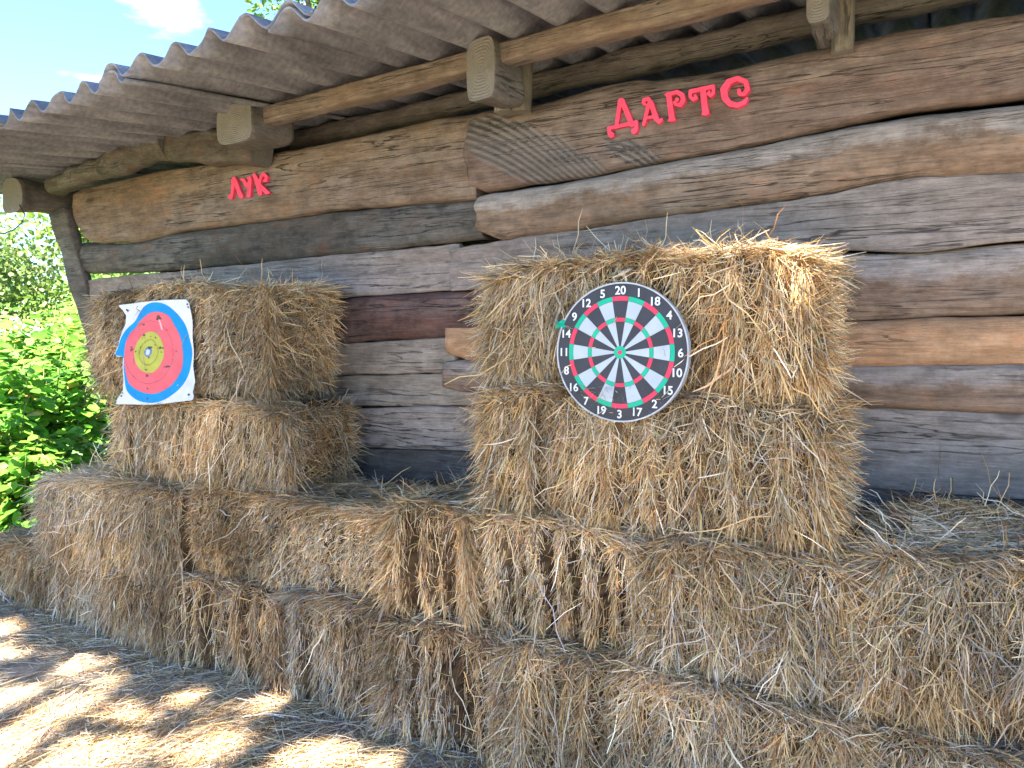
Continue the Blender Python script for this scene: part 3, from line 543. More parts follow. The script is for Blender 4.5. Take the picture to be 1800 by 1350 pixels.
xs0 = -6.05; k = 0
while xs0 < 2.2:
    roof_sheet(xs0, 6, YE + random.uniform(-0.012, 0.012), 1.25, 0.012 * (k % 2), 60 + k, 0.05 if k < 3 else 0.02)
    roof_sheet(xs0, 6, 1.12, 3.5, 0.03 + 0.012 * (k % 2), 80 + k)
    xs0 += 5 * 0.2; k += 1

YB = 0.30
# plate timber under the roof edge and what carries it
a = at(440, 196, YB); RZ = lambda x, y: roof_z(y, x)
beam('plate_beam', (a[0], YB, RZ(a[0], YB) - 0.082), (DX, YB, RZ(DX, YB) - 0.082), 0.09, 0.085, W_BEAM, 1, rnd=7, rough=0.003, label='long sawn timber directly under the roof sheets')
beam('purlin_log', (-3.8, 0.84, RZ(-3.8, 0.84) - 0.092), (DX, 0.84, RZ(DX, 0.84) - 0.092), 0.11, 0.11, W_DARK, 3, rnd=2.2, rough=0.008)
beam('purlin_log', (-5.2, 2.2, RZ(-5.2, 2.2) - 0.13), (DX + 1, 2.2, RZ(DX + 1, 2.2) - 0.13), 0.16, 0.16, W_DARK, 4, rnd=2.2, rough=0.008)
def block(px0, py0, px1, py1, Y, y_back, mat, seed, label=None, shrink=1.0):
    p = at(px0, py0, Y); q = at(px1, py1, Y); w = q[0] - p[0]; h_ = p[2] - q[2]; c = (p + q) / 2
    return beam('cross_beam', (c[0], Y, c[2]), (c[0] + 0.02, y_back, c[2] + 0.015), w, h_, mat, seed, rnd=4.5, rough=0.008, label=label, n=14)
block(378, 190, 448, 242, 0.20, 0.44, W_BEAM_Y, 5, label='squared beam end sticking out over the hewn log')
block(818, 72, 872, 170, 0.22, 0.42, W_BEAM_Y, 6, label='rough grey beam end with a broken face')
block(1415, -60, 1462, 36, 0.34, 0.9, W_BEAM_Y, 7)
for (pa, pb, yy, sd) in [((888, 95), (888, 185), 0.50, 1), ((918, 92), (918, 185), 0.52, 2), ((1482, 0), (1482, 80), 0.55, 3)]:
    t_ = at(*pa, yy); b_ = at(*pb, yy); beam('post', (b_[0], yy, b_[2] - 0.03), (t_[0], yy, roof_z(yy, t_[0]) - 0.037), 0.075, 0.07, W_POST, 10 + sd, rnd=6, rough=0.003, up=(0, 1, 0))
# corner: cross log, brace, rough gable pieces
c0 = at(118, 357, 0.62)
beam('cross_beam', (c0[0] - 0.10, 0.30, c0[2] + 0.01), (c0[0] - 0.12, 1.2, c0[2] + 0.04), 0.19, 0.20, W_BEAM_Y, 20, rnd=3, rough=0.012, label='corner log running out under the roof overhang')
t_ = at(86, 380, 0.30); b_ = at(170, 570, 0.66)
beam('brace', (c0[0] + 0.03, 0.56, c0[2] - 0.07), (c0[0] + 0.20, 0.72, 1.4), 0.07, 0.19, W_DARK, 21, rnd=6, up=(1, 0, 0), label='slanting brace under the corner log')
beam('post', (-4.3, 0.78, 0.0), (-4.3, 0.78, 2.6), 0.14, 0.14, W_DARK, 22, rnd=3, up=(0, 1, 0))
p_ = at(100, 322, 0.45); q_ = at(300, 240, 0.45)
beam('gable_log', (p_[0], 0.45, p_[2] - 0.02), (q_[0], 0.45, q_[2] - 0.03), 0.13, 0.10, W_BARK, 23, wb=0.16, hb=0.19, rnd=2.6, rough=0.015, label='rough barked log slanting up beneath the roof')
p_ = at(300, 258, 0.42); q_ = at(440, 248, 0.42)
beam('gable_log', (p_[0], 0.44, p_[2]), (q_[0], 0.5, q_[2] - 0.02), 0.15, 0.17, W_BARK, 24, rnd=4, rough=0.008)
# back wall, so the inside stays dark
for k in range(9):
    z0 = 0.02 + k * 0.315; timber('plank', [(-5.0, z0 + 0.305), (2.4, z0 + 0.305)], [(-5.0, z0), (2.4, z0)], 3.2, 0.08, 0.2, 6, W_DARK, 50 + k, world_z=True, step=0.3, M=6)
for k in range(8):  # boards added behind the logs so no light shows through the gaps
    z0 = 0.02 + k * 0.315; timber('added_lining', [(-4.3, z0 + 0.30), (2.4, z0 + 0.30)], [(-4.3, z0), (2.4, z0)], 0.82, 0.03, 0.1, 6, W_DARK, 70 + k, world_z=True, step=0.3, M=6)
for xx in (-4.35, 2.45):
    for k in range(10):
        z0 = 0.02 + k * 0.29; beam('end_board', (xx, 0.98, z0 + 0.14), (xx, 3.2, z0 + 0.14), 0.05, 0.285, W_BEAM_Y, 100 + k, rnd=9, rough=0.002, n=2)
# wire hanging from the corner
def tube(pts, rad, K=6):
    P = np.array(pts, float); n = len(P); V, F = [], []
    for i in range(n):
        d = P[min(i + 1, n - 1)] - P[max(i - 1, 0)]; d /= np.linalg.norm(d) + 1e-9; s = np.cross(d, (0.3, 0.2, 0.9)); s /= np.linalg.norm(s); u = np.cross(d, s)
        rr = rad[i] if hasattr(rad, '__len__') else rad
        for k in range(K): a_ = 2 * math.pi * k / K; V.append(P[i] + rr * (math.cos(a_) * s + math.sin(a_) * u))
    for i in range(n - 1):
        for k in range(K): F.append((i * K + k, i * K + (k + 1) % K, (i + 1) * K + (k + 1) % K, (i + 1) * K + k))
    F += [tuple(reversed(range(K))), tuple((n - 1) * K + k for k in range(K))]
    return V, F
wp = [at(x, y, 0.1) for x, y in [(34, 360), (44, 378), (38, 392), (24, 404), (6, 411), (-20, 408), (-60, 392)]]
link('wire', mesh(*tube(wp, 0.004)), plain('black_cable', (0.04, 0.04, 0.045)), SHED, True)

# ------------------------------------------------------------------ flat shapes with smooth outlines (letters, printed sheet)
def seg_dist(P, a, b):
    a = np.array(a, float); b = np.array(b, float); ab = b - a; t = np.clip(((P - a) @ ab) / (ab @ ab + 1e-9), 0, 1); return np.linalg.norm(P - (a + t[:, None] * ab), axis=1), t
def stroke_field(P, strokes):
    f = np.full(len(P), -1e9)
    for st in strokes:
        for (x0, y0, w0), (x1, y1, w1) in zip(st[:-1], st[1:]):
            d_, t = seg_dist(P, (x0, y0), (x1, y1)); f = np.maximum(f, (w0 + (w1 - w0) * t) / 2 - d_)
        if len(st) == 1: f = np.maximum(f, st[0][2] / 2 - np.linalg.norm(P - np.array(st[0][:2]), axis=1))
    return f
def poly_field(P, poly):
    poly = np.array(poly, float); d_ = np.full(len(P), 1e9); ins = np.zeros(len(P), bool)
    for a, b in zip(poly, np.roll(poly, -1, 0)):
        d_ = np.minimum(d_, seg_dist(P, a, b)[0]); c_ = ((a[1] > P[:, 1]) != (b[1] > P[:, 1])); xx = (b[0] - a[0]) * (P[:, 1] - a[1]) / (b[1] - a[1] + 1e-12) + a[0]; ins ^= c_ & (P[:, 0] < xx)
    return np.where(ins, d_, -d_)
def smooth_poly(pts, it=2):
    p = np.array(pts, float)
    for _ in range(it): q = np.roll(p, -1, 0); p = np.stack([0.75 * p + 0.25 * q, 0.25 * p + 0.75 * q], 1).reshape(-1, 2)
    return p
def march(field, x0, x1, y0, y1, step):
    xs = np.arange(x0, x1 + step, step); ys = np.arange(y0, y1 + step, step); X, Y = np.meshgrid(xs, ys, indexing='ij'); f = field(np.stack([X.ravel(), Y.ravel()], -1)).reshape(X.shape)
    f = np.where(np.abs(f) < 1e-6, 1e-6, f); verts, ids, faces = [], {}, []
    def vid(key, p):
        if key not in ids: ids[key] = len(verts); verts.append(p)
        return ids[key]
    for i in range(len(xs) - 1):
        for j in range(len(ys) - 1):
            cs = [(i, j), (i + 1, j), (i + 1, j + 1), (i, j + 1)]; fv = [f[c] for c in cs]
            if max(fv) <= 0: continue
            poly = []
            for k in range(4):
                a, b = cs[k], cs[(k + 1) % 4]; fa, fb = fv[k], fv[(k + 1) % 4]
                if fa > 0: poly.append(vid(a, (xs[a[0]], ys[a[1]])))
                if (fa > 0) != (fb > 0):
                    t = fa / (fa - fb); poly.append(vid((min(a, b), max(a, b)), (xs[a[0]] + t * (xs[b[0]] - xs[a[0]]), ys[a[1]] + t * (ys[b[1]] - ys[a[1]]))))
            if len(poly) > 2: faces.append(poly)
    return np.array(verts), faces
def slab(verts, faces, mapf, depth):
    """front outline plus side walls; mapf(u, v, depth) -> world"""
    n = len(verts); V = [mapf(u, v, 0.0) for u, v in verts] + [mapf(u, v, depth) for u, v in verts]
    cnt = {}
    for f in faces:
        for a, b in zip(f, f[1:] + f[:1]): cnt[(a, b)] = 1
    F = [tuple(f) for f in faces] + [tuple(n + a for a in reversed(f)) for f in faces]
    F += [(b, a, a + n, b + n) for (a, b) in cnt if (b, a) not in cnt]
    return mesh(V, F)

YL = YW - 0.072; YK = YW - 0.036
def zoom4(u, v): return 1050 + u / 6.207, 120 + v / 6.207
def zoom5(u, v): return 380 + u / 15, 290 + v / 15
W5 = [
 ('Д', [[(262, 365, 82), (262, 380, 78)], [(245, 375, 42), (205, 640, 40)], [(275, 375, 55), (330, 500, 60), (375, 612, 58)], [(125, 652, 40), (270, 622, 40), (418, 590, 42)], [(130, 650, 42), (128, 700, 40), (150, 725, 66)], [(420, 585, 42), (425, 650, 40), (400, 682, 66)]]),
 ('А', [[(520, 395, 30), (500, 375, 36), (512, 342, 40), (555, 332, 44), (585, 380, 54), (615, 470, 56), (642, 550, 56), (670, 585, 42), (700, 555, 26)], [(560, 390, 40), (532, 500, 40), (505, 612, 36)], [(530, 540, 34), (625, 525, 34)]]),
 ('Р', [[(778, 285, 58), (795, 420, 60), (812, 550, 62)], [(780, 568, 24), (840, 555, 24)], [(745, 288, 26), (800, 275, 40), (870, 258, 46), (925, 290, 52), (938, 345, 50), (905, 398, 46), (855, 395, 40), (838, 370, 30)], [(868, 342, 46)]]),
 ('Т', [[(1018, 252, 44), (1150, 222, 46), (1262, 198, 44)], [(1016, 256, 40), (1012, 305, 36), (1042, 340, 36), (1078, 318, 36), (1062, 290, 24)], [(1264, 200, 38), (1266, 265, 36), (1238, 300, 36), (1208, 278, 34), (1222, 252, 24)], [(1152, 230, 62), (1165, 380, 66), (1178, 480, 70)], [(1145, 500, 24), (1208, 486, 24)]]),
 ('С', [[(1545, 240, 44), (1552, 278, 44), (1600, 282, 42), (1638, 225, 52), (1618, 145, 56), (1530, 110, 54), (1435, 145, 62), (1378, 230, 74), (1390, 325, 72), (1450, 388, 62), (1530, 402, 54), (1600, 372, 44), (1632, 325, 24)]]),
]
W3 = [
 ('Л', [[(465, 350, 90), (460, 420, 130)], [(445, 380, 80), (435, 600, 80), (410, 780, 80), (375, 845, 120)], [(480, 380, 100), (560, 600, 110), (620, 760, 115), (655, 830, 100)]]),
 ('У', [[(660, 380, 60), (720, 400, 90), (785, 520, 100), (845, 590, 90)], [(820, 345, 50), (880, 340, 90), (875, 480, 100), (865, 650, 105), (850, 800, 110)]]),
 ('К', [[(995, 255, 80), (1060, 400, 115), (1105, 560, 115), (1150, 740, 120)], [(1110, 520, 70), (1150, 420, 70), (1180, 290, 70), (1245, 235, 80), (1315, 300, 80), (1310, 400, 80), (1255, 425, 60)], [(1130, 510, 90), (1230, 620, 110), (1320, 715, 110), (1385, 725, 60)]]),
]
ORD = ['first', 'second', 'third', 'fourth', 'last']
def letters(word, zoom, Y, step, depth, lab, grp):
    for k, (chh, strokes) in enumerate(word):
        pts = np.array([q[:2] for st in strokes for q in st]); mx = max(q[2] for st in strokes for q in st)
        v, f = march(lambda P: stroke_field(P, strokes), pts[:, 0].min() - mx, pts[:, 0].max() + mx, pts[:, 1].min() - mx, pts[:, 1].max() + mx, step)
        me = slab(v, f, lambda u, w, d_: at(*zoom(u, w), Y) + np.array([0, d_, 0]), depth)
        o = link('sign_letter', me, M_RED); co = np.array([q.co for q in me.vertices]); recentre(o, (co[:, 0].mean(), Y + depth, co[:, 2].min()))
        tag(o, lab % (chh, 'last' if k == len(word) - 1 else ORD[k]), 'letter', grp)
letters(W5, zoom4, YL, 6.0, 0.030, 'red cut-out letter %s, %s of the five on the thick scored log', 'red letters on the thick scored log')
letters(W3, zoom5, YK, 14.0, 0.018, 'small red cut-out letter %s, %s of the three on the wide hewn log', 'red letters on the wide hewn log')

# ------------------------------------------------------------------ paper archery target
YT = -0.005
def zoomT(u, v): return 190 + u / 5.872, 500 + v / 5.872
TC = at(*zoomT(430, 700), YT)
TGT = thing('archery_target', tuple(at(*zoomT(430, 1240), YT)), 'torn paper archery target with blue, red and yellow rings on a hay bale', 'target')
SHEET = [(115, 215), (300, 185), (600, 160), (805, 155), (835, 190), (850, 330), (858, 500), (862, 700), (865, 850), (890, 1000), (893, 1120), (918, 1145), (910, 1190), (700, 1215), (500, 1240), (300, 1240), (105, 1235), (110, 1190), (165, 1090), (160, 900), (178, 742), (120, 745), (105, 705), (130, 640), (150, 480), (175, 400), (180, 320), (155, 270)]
BLUE = smooth_poly([(300, 300), (340, 240), (400, 200), (480, 180), (560, 190), (640, 235), (720, 310), (790, 420), (830, 540), (850, 700), (840, 850), (810, 980), (760, 1060), (680, 1130), (590, 1190), (480, 1225), (380, 1220), (280, 1185), (200, 1110), (178, 1020), (168, 900), (180, 800), (183, 738), (120, 738), (108, 712), (130, 660), (150, 540), (190, 450), (260, 390), (285, 350)])
REDP = smooth_poly([(310, 390), (370, 320), (440, 285), (520, 280), (600, 305), (650, 350), (680, 420), (720, 490), (745, 570), (760, 700), (755, 830), (730, 930), (680, 1010), (600, 1080), (510, 1125), (420, 1130), (320, 1100), (230, 1040), (200, 980), (185, 850), (190, 700), (205, 560), (230, 490), (290, 440)])
def ell(P, cx, cy, rx, ry): return 1 - np.sqrt(((P[:, 0] - cx) / rx) ** 2 + ((P[:, 1] - cy) / ry) ** 2)
f_sheet = lambda P: poly_field(P, SHEET)
f_blue = lambda P: np.minimum(f_sheet(P), poly_field(P, BLUE)); f_red = lambda P: poly_field(P, REDP); f_gold = lambda P: ell(P, 430, 700, 143, 214) * 150
NT = Noise(77, 2)
def tmap(u, v, d_):
    p = at(*zoomT(u, v), YT); e = np.array([[u / 300, v / 300]])
    y = 0.010 * NT(e, 1.3)[0] + 0.004 * NT(e, 4.0)[0] - 0.035 * max(0, (260 - u) / 260) ** 2 - 0.02 * max(0, (u - 780) / 140) * max(0, (v - 1000) / 200) - 0.012 * max(0, (330 - v) / 330) ** 2 * max(0, (400 - u) / 400)
    return p + np.array([0, y + d_, 0])
DOTS = [(510, 338, 22), (495, 355, 14), (530, 352, 12), (355, 415, 11), (360, 520, 12), (535, 655, 15), (560, 660, 10), (255, 645, 9), (262, 670, 12), (250, 685, 8), (410, 940, 14), (605, 850, 12), (625, 845, 10), (580, 850, 8), (415, 1075, 10), (190, 270, 10), (850, 1135, 13), (160, 1120, 9), (410, 1180, 8), (480, 550, 9), (430, 535, 8), (300, 690, 9), (545, 700, 8), (480, 625, 8), (405, 880, 10), (435, 755, 8), (270, 950, 8), (600, 470, 7), (700, 690, 8), (700, 310, 7), (822, 235, 9)]
def print_part(name, field, colour, off):
    v, f = march(field, 90, 935, 140, 1255, 9.0); me = slab(v, f, lambda u, w, d_: tmap(u, w, d_ + off), 0.0006); P = np.concatenate([v, v]); c = np.repeat(np.array([colour], float), len(P), 0) * (1 + 0.05 * NT(P / 60.0, 2.0))[:, None]
    if name == 'yellow_centre':
        e = np.abs(ell(P, 425, 700, 88, 130)) < 0.06; c[e] *= 0.62; e = ell(P, 420, 695, 34, 52) > 0; c[e] = (0.10, 0.14, 0.28); e = ell(P, 418, 700, 19, 30) > 0; c[e] = (0.45, 0.5, 0.62)
        e = ell(P, 430, 650, 26, 14) > 0; c[e] = (0.04, 0.05, 0.07)
    if name == 'red_ring': e = np.abs(ell(P, 425, 700, 240, 322)) < 0.014; c[e] *= 0.72; e = np.abs((P[:, 0] - 525) - 0.35 * (P[:, 1] - 400)) < 9; e &= (P[:, 1] > 360) & (P[:, 1] < 470); c[e] = (0.75, 0.33, 0.36)
    for (x, y, rr) in DOTS: m = np.hypot(P[:, 0] - x, P[:, 1] - y) < rr; c[m] = (0.09, 0.045, 0.04)
    set_col(me, 'print_color', np.clip(c, 0, 1)); return link(name, me, M_PRINT, TGT)
print_part('paper_sheet', f_sheet, (0.50, 0.50, 0.55), 0.0)
print_part('blue_ring', lambda P: np.minimum(f_blue(P), 14 - f_red(P)), (0.005, 0.20, 0.50), -0.0007)
print_part('red_ring', lambda P: np.minimum(f_red(P), 14 - f_gold(P)), (0.58, 0.10, 0.125), -0.0014)
print_part('yellow_centre', f_gold, (0.36, 0.35, 0.06), -0.0021)
M_NAIL = plain('dark_nail', (0.05, 0.05, 0.06), 0.4, 0.1, 30, 0.6)
for (u, v) in [(190, 262), (822, 205), (155, 1150), (850, 1138)]:
    p = tmap(u, v, -0.0022); V, F = tube([p, p + np.array([0, -0.004, 0]), p + np.array([0, -0.005, 0])], [0.004, 0.004, 0.002], 8)
    link('pin', mesh(V, F), M_NAIL, TGT)

# ------------------------------------------------------------------ dartboard
YD = -0.06
DC = at(1090, 619.5, YD); DR = (at(1090, 496, YD)[2] - at(1090, 742, YD)[2]) / 2
M_BLACK = plain('board_black', (0.030, 0.030, 0.042), 0.45, 0.1, 15); M_WHITE = plain('board_pale_grey', (0.38, 0.42, 0.48), 0.5, 0.05, 12)
M_DRED = plain('board_red', (0.66, 0.035, 0.085), 0.5, 0.06, 15); M_DGREEN = plain('board_green', (0.0, 0.36, 0.22), 0.5, 0.06, 15); M_RIM = plain('board_rim', (0.40, 0.41, 0.45), 0.4, 0.1, 20)
M_NUM = plain('number_white', (0.66, 0.68, 0.72), 0.5, 0.03, 15)
DB = thing('dartboard', (DC[0], YD, DC[2] - DR), 'round black, white, red and green dartboard hanging on the hay stack', 'dartboard')
def dpt(r_, a, y=0.0): return (DC[0] + r_ * DR * math.sin(a), YD + y, DC[2] + r_ * DR * math.cos(a))
def disc(name, prof, mat, K=96):
    V = [dpt(r_, 2 * math.pi * k / K, y) for (r_, y) in prof for k in range(K)]; n = len(prof); F = []
    for i in range(n - 1):
        for k in range(K): F.append((i * K + k, (i + 1) * K + k, (i + 1) * K + (k + 1) % K, i * K + (k + 1) % K))
    F += [tuple(range(K)), tuple((n - 1) * K + k for k in reversed(range(K)))]
    return link(name, mesh(V, F), mat, DB)
disc('board_disc', [(0.978, 0.0), (0.978, 0.022)], M_BLACK)
V = []; K = 96
prof = [(0.979, 0.001), (0.979, -0.003), (1.0, -0.003), (1.0, 0.024), (0.979, 0.024)]
for (r_, y) in prof: V += [dpt(r_, 2 * math.pi * k / K, y) for k in range(K)]
F = [(i * K + k, (i + 1) * K + k, (i + 1) * K + (k + 1) % K, i * K + (k + 1) % K) for i in range(4) for k in range(K)]
link('rim', mesh(V, F), M_RIM, DB)
def sector(name, r0, r1, a0, a1, mat, y, parent=DB):
    nseg = 5; V = []
    for k in range(nseg + 1):
        a = a0 + (a1 - a0) * k / nseg; V += [dpt(r0, a, y), dpt(r1, a, y), dpt(r0, a, y + 0.0008), dpt(r1, a, y + 0.0008)]
    F = []
    for k in range(nseg):
        b = 4 * k; F += [(b, b + 1, b + 5, b + 4), (b + 1, b + 3, b + 7, b + 5), (b + 3, b + 2, b + 6, b + 7), (b + 2, b, b + 4, b + 6)]
    F += [(0, 2, 3, 1), (4 * nseg, 4 * nseg + 1, 4 * nseg + 3, 4 * nseg + 2)]
    return link(name, mesh(V, F), mat, parent)
NUMS = [20, 1, 18, 4, 13, 6, 10, 15, 2, 17, 3, 19, 7, 16, 8, 11, 14, 9, 12, 5]
for k in range(20):
    a = 2 * math.pi * k / 20; a0, a1 = a - math.pi / 20, a + math.pi / 20; lt = k % 2 == 1; g = 0.004
    sector('single_segment', 0.50, 0.733, a0 + g, a1 - g, M_WHITE if lt else M_BLACK, -0.0014)
    sector('single_segment', 0.09, 0.437, a0 + g, a1 - g, M_WHITE if lt else M_BLACK, -0.0014)
    sector('double_segment', 0.737, 0.802, a0 + g * 0.8, a1 - g * 0.8, M_DGREEN if lt else M_DRED, -0.0016)
    sector('treble_segment', 0.441, 0.496, a0 + g, a1 - g, M_DGREEN if lt else M_DRED, -0.0016)
    cu = bpy.data.curves.new('number', 'FONT'); cu.body = str(NUMS[k]); cu.size = DR * 0.165; cu.align_x = 'CENTER'; cu.align_y = 'CENTER'; cu.offset = DR * 0.0028; cu.extrude = 0.0006
    tmp = bpy.data.objects.new('number_curve', cu); COL.objects.link(tmp); bpy.context.view_layer.update()
    me = bpy.data.meshes.new_from_object(tmp.evaluated_get(bpy.context.evaluated_depsgraph_get())); bpy.data.objects.remove(tmp); me.materials.clear()
    n = len(me.vertices); co = np.empty(n * 3); me.vertices.foreach_get('co', co); co = co.reshape(-1, 3); mid = (co.max(0) + co.min(0)) / 2; c_ = dpt(0.885, a, -0.0012)
    co = np.stack([co[:, 0] - mid[0] + c_[0], c_[1] - co[:, 2], co[:, 1] - mid[1] + c_[2]], -1); me.vertices.foreach_set('co', co.ravel()); link('number', me, M_NUM, DB)
def bull(name, r0, r1, mat, y):
    K = 40; V = [dpt(r1, 2 * math.pi * k / K, y) for k in range(K)] + [dpt(r1, 2 * math.pi * k / K, y + 0.0008) for k in range(K)]
    F = [tuple(range(K)), tuple(reversed(range(K, 2 * K)))] + [(k, K + k, K + (k + 1) % K, (k + 1) % K) for k in range(K)]
    link(name, mesh(V, F), mat, DB)
bull('outer_bull', 0, 0.09, M_DGREEN, -0.0022); bull('bullseye', 0, 0.032, M_DRED, -0.0036)
M_CORD = plain('natural_cord', (0.55, 0.47, 0.36), 0.9)
hp = [dpt(0.985, -0.07, 0.012), at(1078, 488, YD + 0.012), at(1090, 482, YD + 0.005), at(1100, 486, YD + 0.012), dpt(0.985, 0.07, 0.012)]
link('hanging_cord', mesh(*tube(hp, 0.004)), M_CORD, DB, True)
hp = [at(1088, 484, YD + 0.0), at(1095, 480, YD - 0.01), at(1104, 475, YD + 0.02), at(1112, 470, YD + 0.07)]
link('hanging_cord', mesh(*tube(hp, [0.006, 0.008, 0.005, 0.003])), M_CORD, DB, True)
disc_back = dpt(0.3, 0, 0.03)
# dart stuck beside the 9
tip = at(1008, 579, YD); DART = thing('dart', tuple(tip), 'green dart stuck in the dartboard beside the number nine', 'dart')
dd = np.array([0.06, -1.0, 0.13]); dd /= np.linalg.norm(dd)
def along(t, r_=0): return tip + dd * t
M_STEEL = plain('steel', (0.5, 0.5, 0.5), 0.3, 0.05, 30, 1.0); M_TEAL = plain('teal_plastic', (0.0, 0.50, 0.36), 0.45, 0.05, 30)
link('point', mesh(*tube([along(-0.012), along(0.03)], [0.0006, 0.0014], 8)), M_STEEL, DART, True)
link('barrel', mesh(*tube([along(0.03), along(0.033), along(0.05), along(0.068), along(0.072)], [0.0022, 0.0036, 0.0040, 0.0036, 0.0024], 10)), plain('brass', (0.45, 0.36, 0.16), 0.35, 0.1, 40, 0.9), DART, True)
link('shaft', mesh(*tube([along(0.072), along(0.075), along(0.105)], [0.0026, 0.003, 0.0024], 8)), M_TEAL, DART, True)
s1 = np.cross(dd, (0, 0, 1)); s1 /= np.linalg.norm(s1); s2 = np.cross(s1, dd)
for k in range(4):
    a_ = math.pi / 4 + k * math.pi / 2; s_ = math.cos(a_) * s1 + math.sin(a_) * s2; nn_ = -math.sin(a_) * s1 + math.cos(a_) * s2
    pr = [(0.092, 0.0015), (0.100, 0.014), (0.112, 0.019), (0.128, 0.018), (0.136, 0.012), (0.137, 0.0015)]
    V = [along(t) + s_ * r_ + nn_ * e for e in (-0.0004, 0.0004) for (t, r_) in pr]; n = len(pr)
    F = [tuple(range(n)), tuple(reversed(range(n, 2 * n)))] + [(i, n + i, n + (i + 1) % n, (i + 1) % n) for i in range(n)]
    link('flight', mesh(V, F), M_TEAL, DART)

# ------------------------------------------------------------------ vegetation
LEAF = np.array([(0, 0, 0), (0.30, 0.34, 0.05), (0.72, 0.27, 0.02), (1.0, 0, -0.06), (0.72, -0.27, 0.02), (0.30, -0.34, 0.05), (0.5, 0, -0.05)], float)
LEAF_F = np.array([(0, 6, 2, 1), (6, 3, 2, 2), (0, 5, 4, 6), (6, 4, 3, 3)])
def leaves(pos, d, size, tilt, r, cols, simple=False):
    """pos: stalk end, d: pointing direction"""
    n = len(pos); d = d / np.linalg.norm(d, axis=1, keepdims=True); up = np.array([0, 0, 1.0]) + r.normal(0, tilt, (n, 3))
    s = np.cross(up, d); s /= np.linalg.norm(s, axis=1, keepdims=True) + 1e-9; u = np.cross(d, s)
    if simple:
        Q = LEAF[[0, 1, 3, 5]]; V = pos[:, None] + size[:, None, None] * (Q[None, :, 0:1] * d[:, None] + Q[None, :, 1:2] * 1.15 * s[:, None] + Q[None, :, 2:3] * u[:, None])
        return V.reshape(-1, 3), (np.array([(0, 3, 2), (0, 2, 1)])[None] + 4 * np.arange(n)[:, None, None]).reshape(-1, 3), np.repeat(cols, 4, 0)
    V = pos[:, None] + size[:, None, None] * (LEAF[None, :, 0:1] * d[:, None] + LEAF[None, :, 1:2] * s[:, None] + LEAF[None, :, 2:3] * u[:, None])
    tri = np.array([(0, 6, 1), (1, 6, 2), (6, 3, 2), (0, 5, 6), (5, 4, 6), (6, 4, 3)]); F = (tri[None] + 7 * np.arange(n)[:, None, None]).reshape(-1, 3)
    return V.reshape(-1, 3), F, np.repeat(cols, 7, 0)
def leaf_cols(n, r, base, var=0.25): return np.clip(np.array(base)[None] * r.uniform(1 - var, 1 + var, (n, 1)) * r.normal(1, 0.08, (n, 3)), 0.005, 0.9)

def shrub(x, y, ht, spread, n_stem, per0, size, base, label, seed, cat='shrub', group='green shrubs growing beside the shed'):
    r = np.random.default_rng(seed); per = int(per0 * 1.6); root = thing('leafy_shrub', (x, y, 0), label, cat, group); SV, SF, o = [], [], 0; P, D = [], []
    for k in range(n_stem):
        a = r.uniform(0, 6.28); rr = spread * math.sqrt(r.random()); H = ht * r.uniform(0.62, 1.05); b0 = np.array([x + 0.25 * rr * math.cos(a), y + 0.25 * rr * math.sin(a), -0.02]); tp = np.array([x + rr * math.cos(a), y + rr * math.sin(a), H])
        md = (b0 + tp) / 2 + np.array([-0.12 * math.cos(a), -0.12 * math.sin(a), 0.12 * H]); ts = np.linspace(0, 1, 7)[:, None]
        pts = (1 - ts) ** 2 * b0 + 2 * ts * (1 - ts) * md + ts ** 2 * tp
        V, F = tube(pts, np.linspace(0.009, 0.003, 7), 5); SV += V; SF += [tuple(i + o for i in f) for f in F]; o += len(V)
        t = r.uniform(0.12, 1.0, per)[:, None]; p = (1 - t) ** 2 * b0 + 2 * t * (1 - t) * md + t ** 2 * tp
        ph = r.uniform(0, 6.28, per); out = np.stack([np.cos(ph), np.sin(ph), r.normal(-0.05, 0.3, per)], -1); reach = r.uniform(0.03, 0.26, per) * (1.15 - 0.6 * t[:, 0]); P.append(p + out * reach[:, None]); D.append(out + np.array([0, 0, -0.25]))
    P = np.concatenate(P); D = np.concatenate(D); P[:, 2] = np.maximum(P[:, 2], 0.06); n = len(P); sz = r.uniform(0.35, 1.25, n) * size
    lc = leaf_cols(n, r, tuple(1.22 * c for c in base), 0.35); old = r.random(n) < 0.06; lc[old] = leaf_cols(int(old.sum()), r, (0.36, 0.34, 0.06), 0.3)
    V, F, C = leaves(P, D, sz, 0.35, r, lc); me = quad_mesh(V, F); set_col(me, 'leaf_color', C); tag(link('leaves', me, M_LEAF, root), kind='stuff')
    link('stems', mesh(SV, SF), M_STEM, root, True); return root
SH = [
 (-6.15, 0.75, 1.15, 0.50, 16, 70, 0.12, (0.11, 0.26, 0.03), 'low bright shrub at the foot of the shed corner post'),
 (-6.9, 1.30, 1.75, 0.65, 22, 80, 0.13, (0.12, 0.27, 0.035), 'dense yellow-green shrub with broad leaves just past the shed corner'),
 (-7.3, 0.55, 1.35, 0.6, 18, 75, 0.13, (0.10, 0.23, 0.03), 'darker broad-leaved shrub beside the low end bale'),
 (-8.3, 1.6, 1.8, 0.7, 22, 80, 0.14, (0.13, 0.28, 0.04), 'tall bright shrub standing behind the darker broad-leaved one'),
 (-8.0, 2.6, 2.1, 0.75, 24, 80, 0.13, (0.14, 0.28, 0.04), 'high light-green shrub behind the shed corner'),
 (-9.4, 2.6, 2.1, 0.8, 22, 80, 0.14, (0.12, 0.26, 0.04), 'wide bright shrub farther out in the thicket'),
 (-9.6, 4.2, 2.4, 0.9, 24, 80, 0.14, (0.15, 0.27, 0.05), 'pale tall shrub at the back of the thicket'),
 (-8.9, 0.9, 1.5, 0.7, 20, 75, 0.14, (0.12, 0.26, 0.035), 'round green shrub at the thicket edge beyond the low end bale'),
]
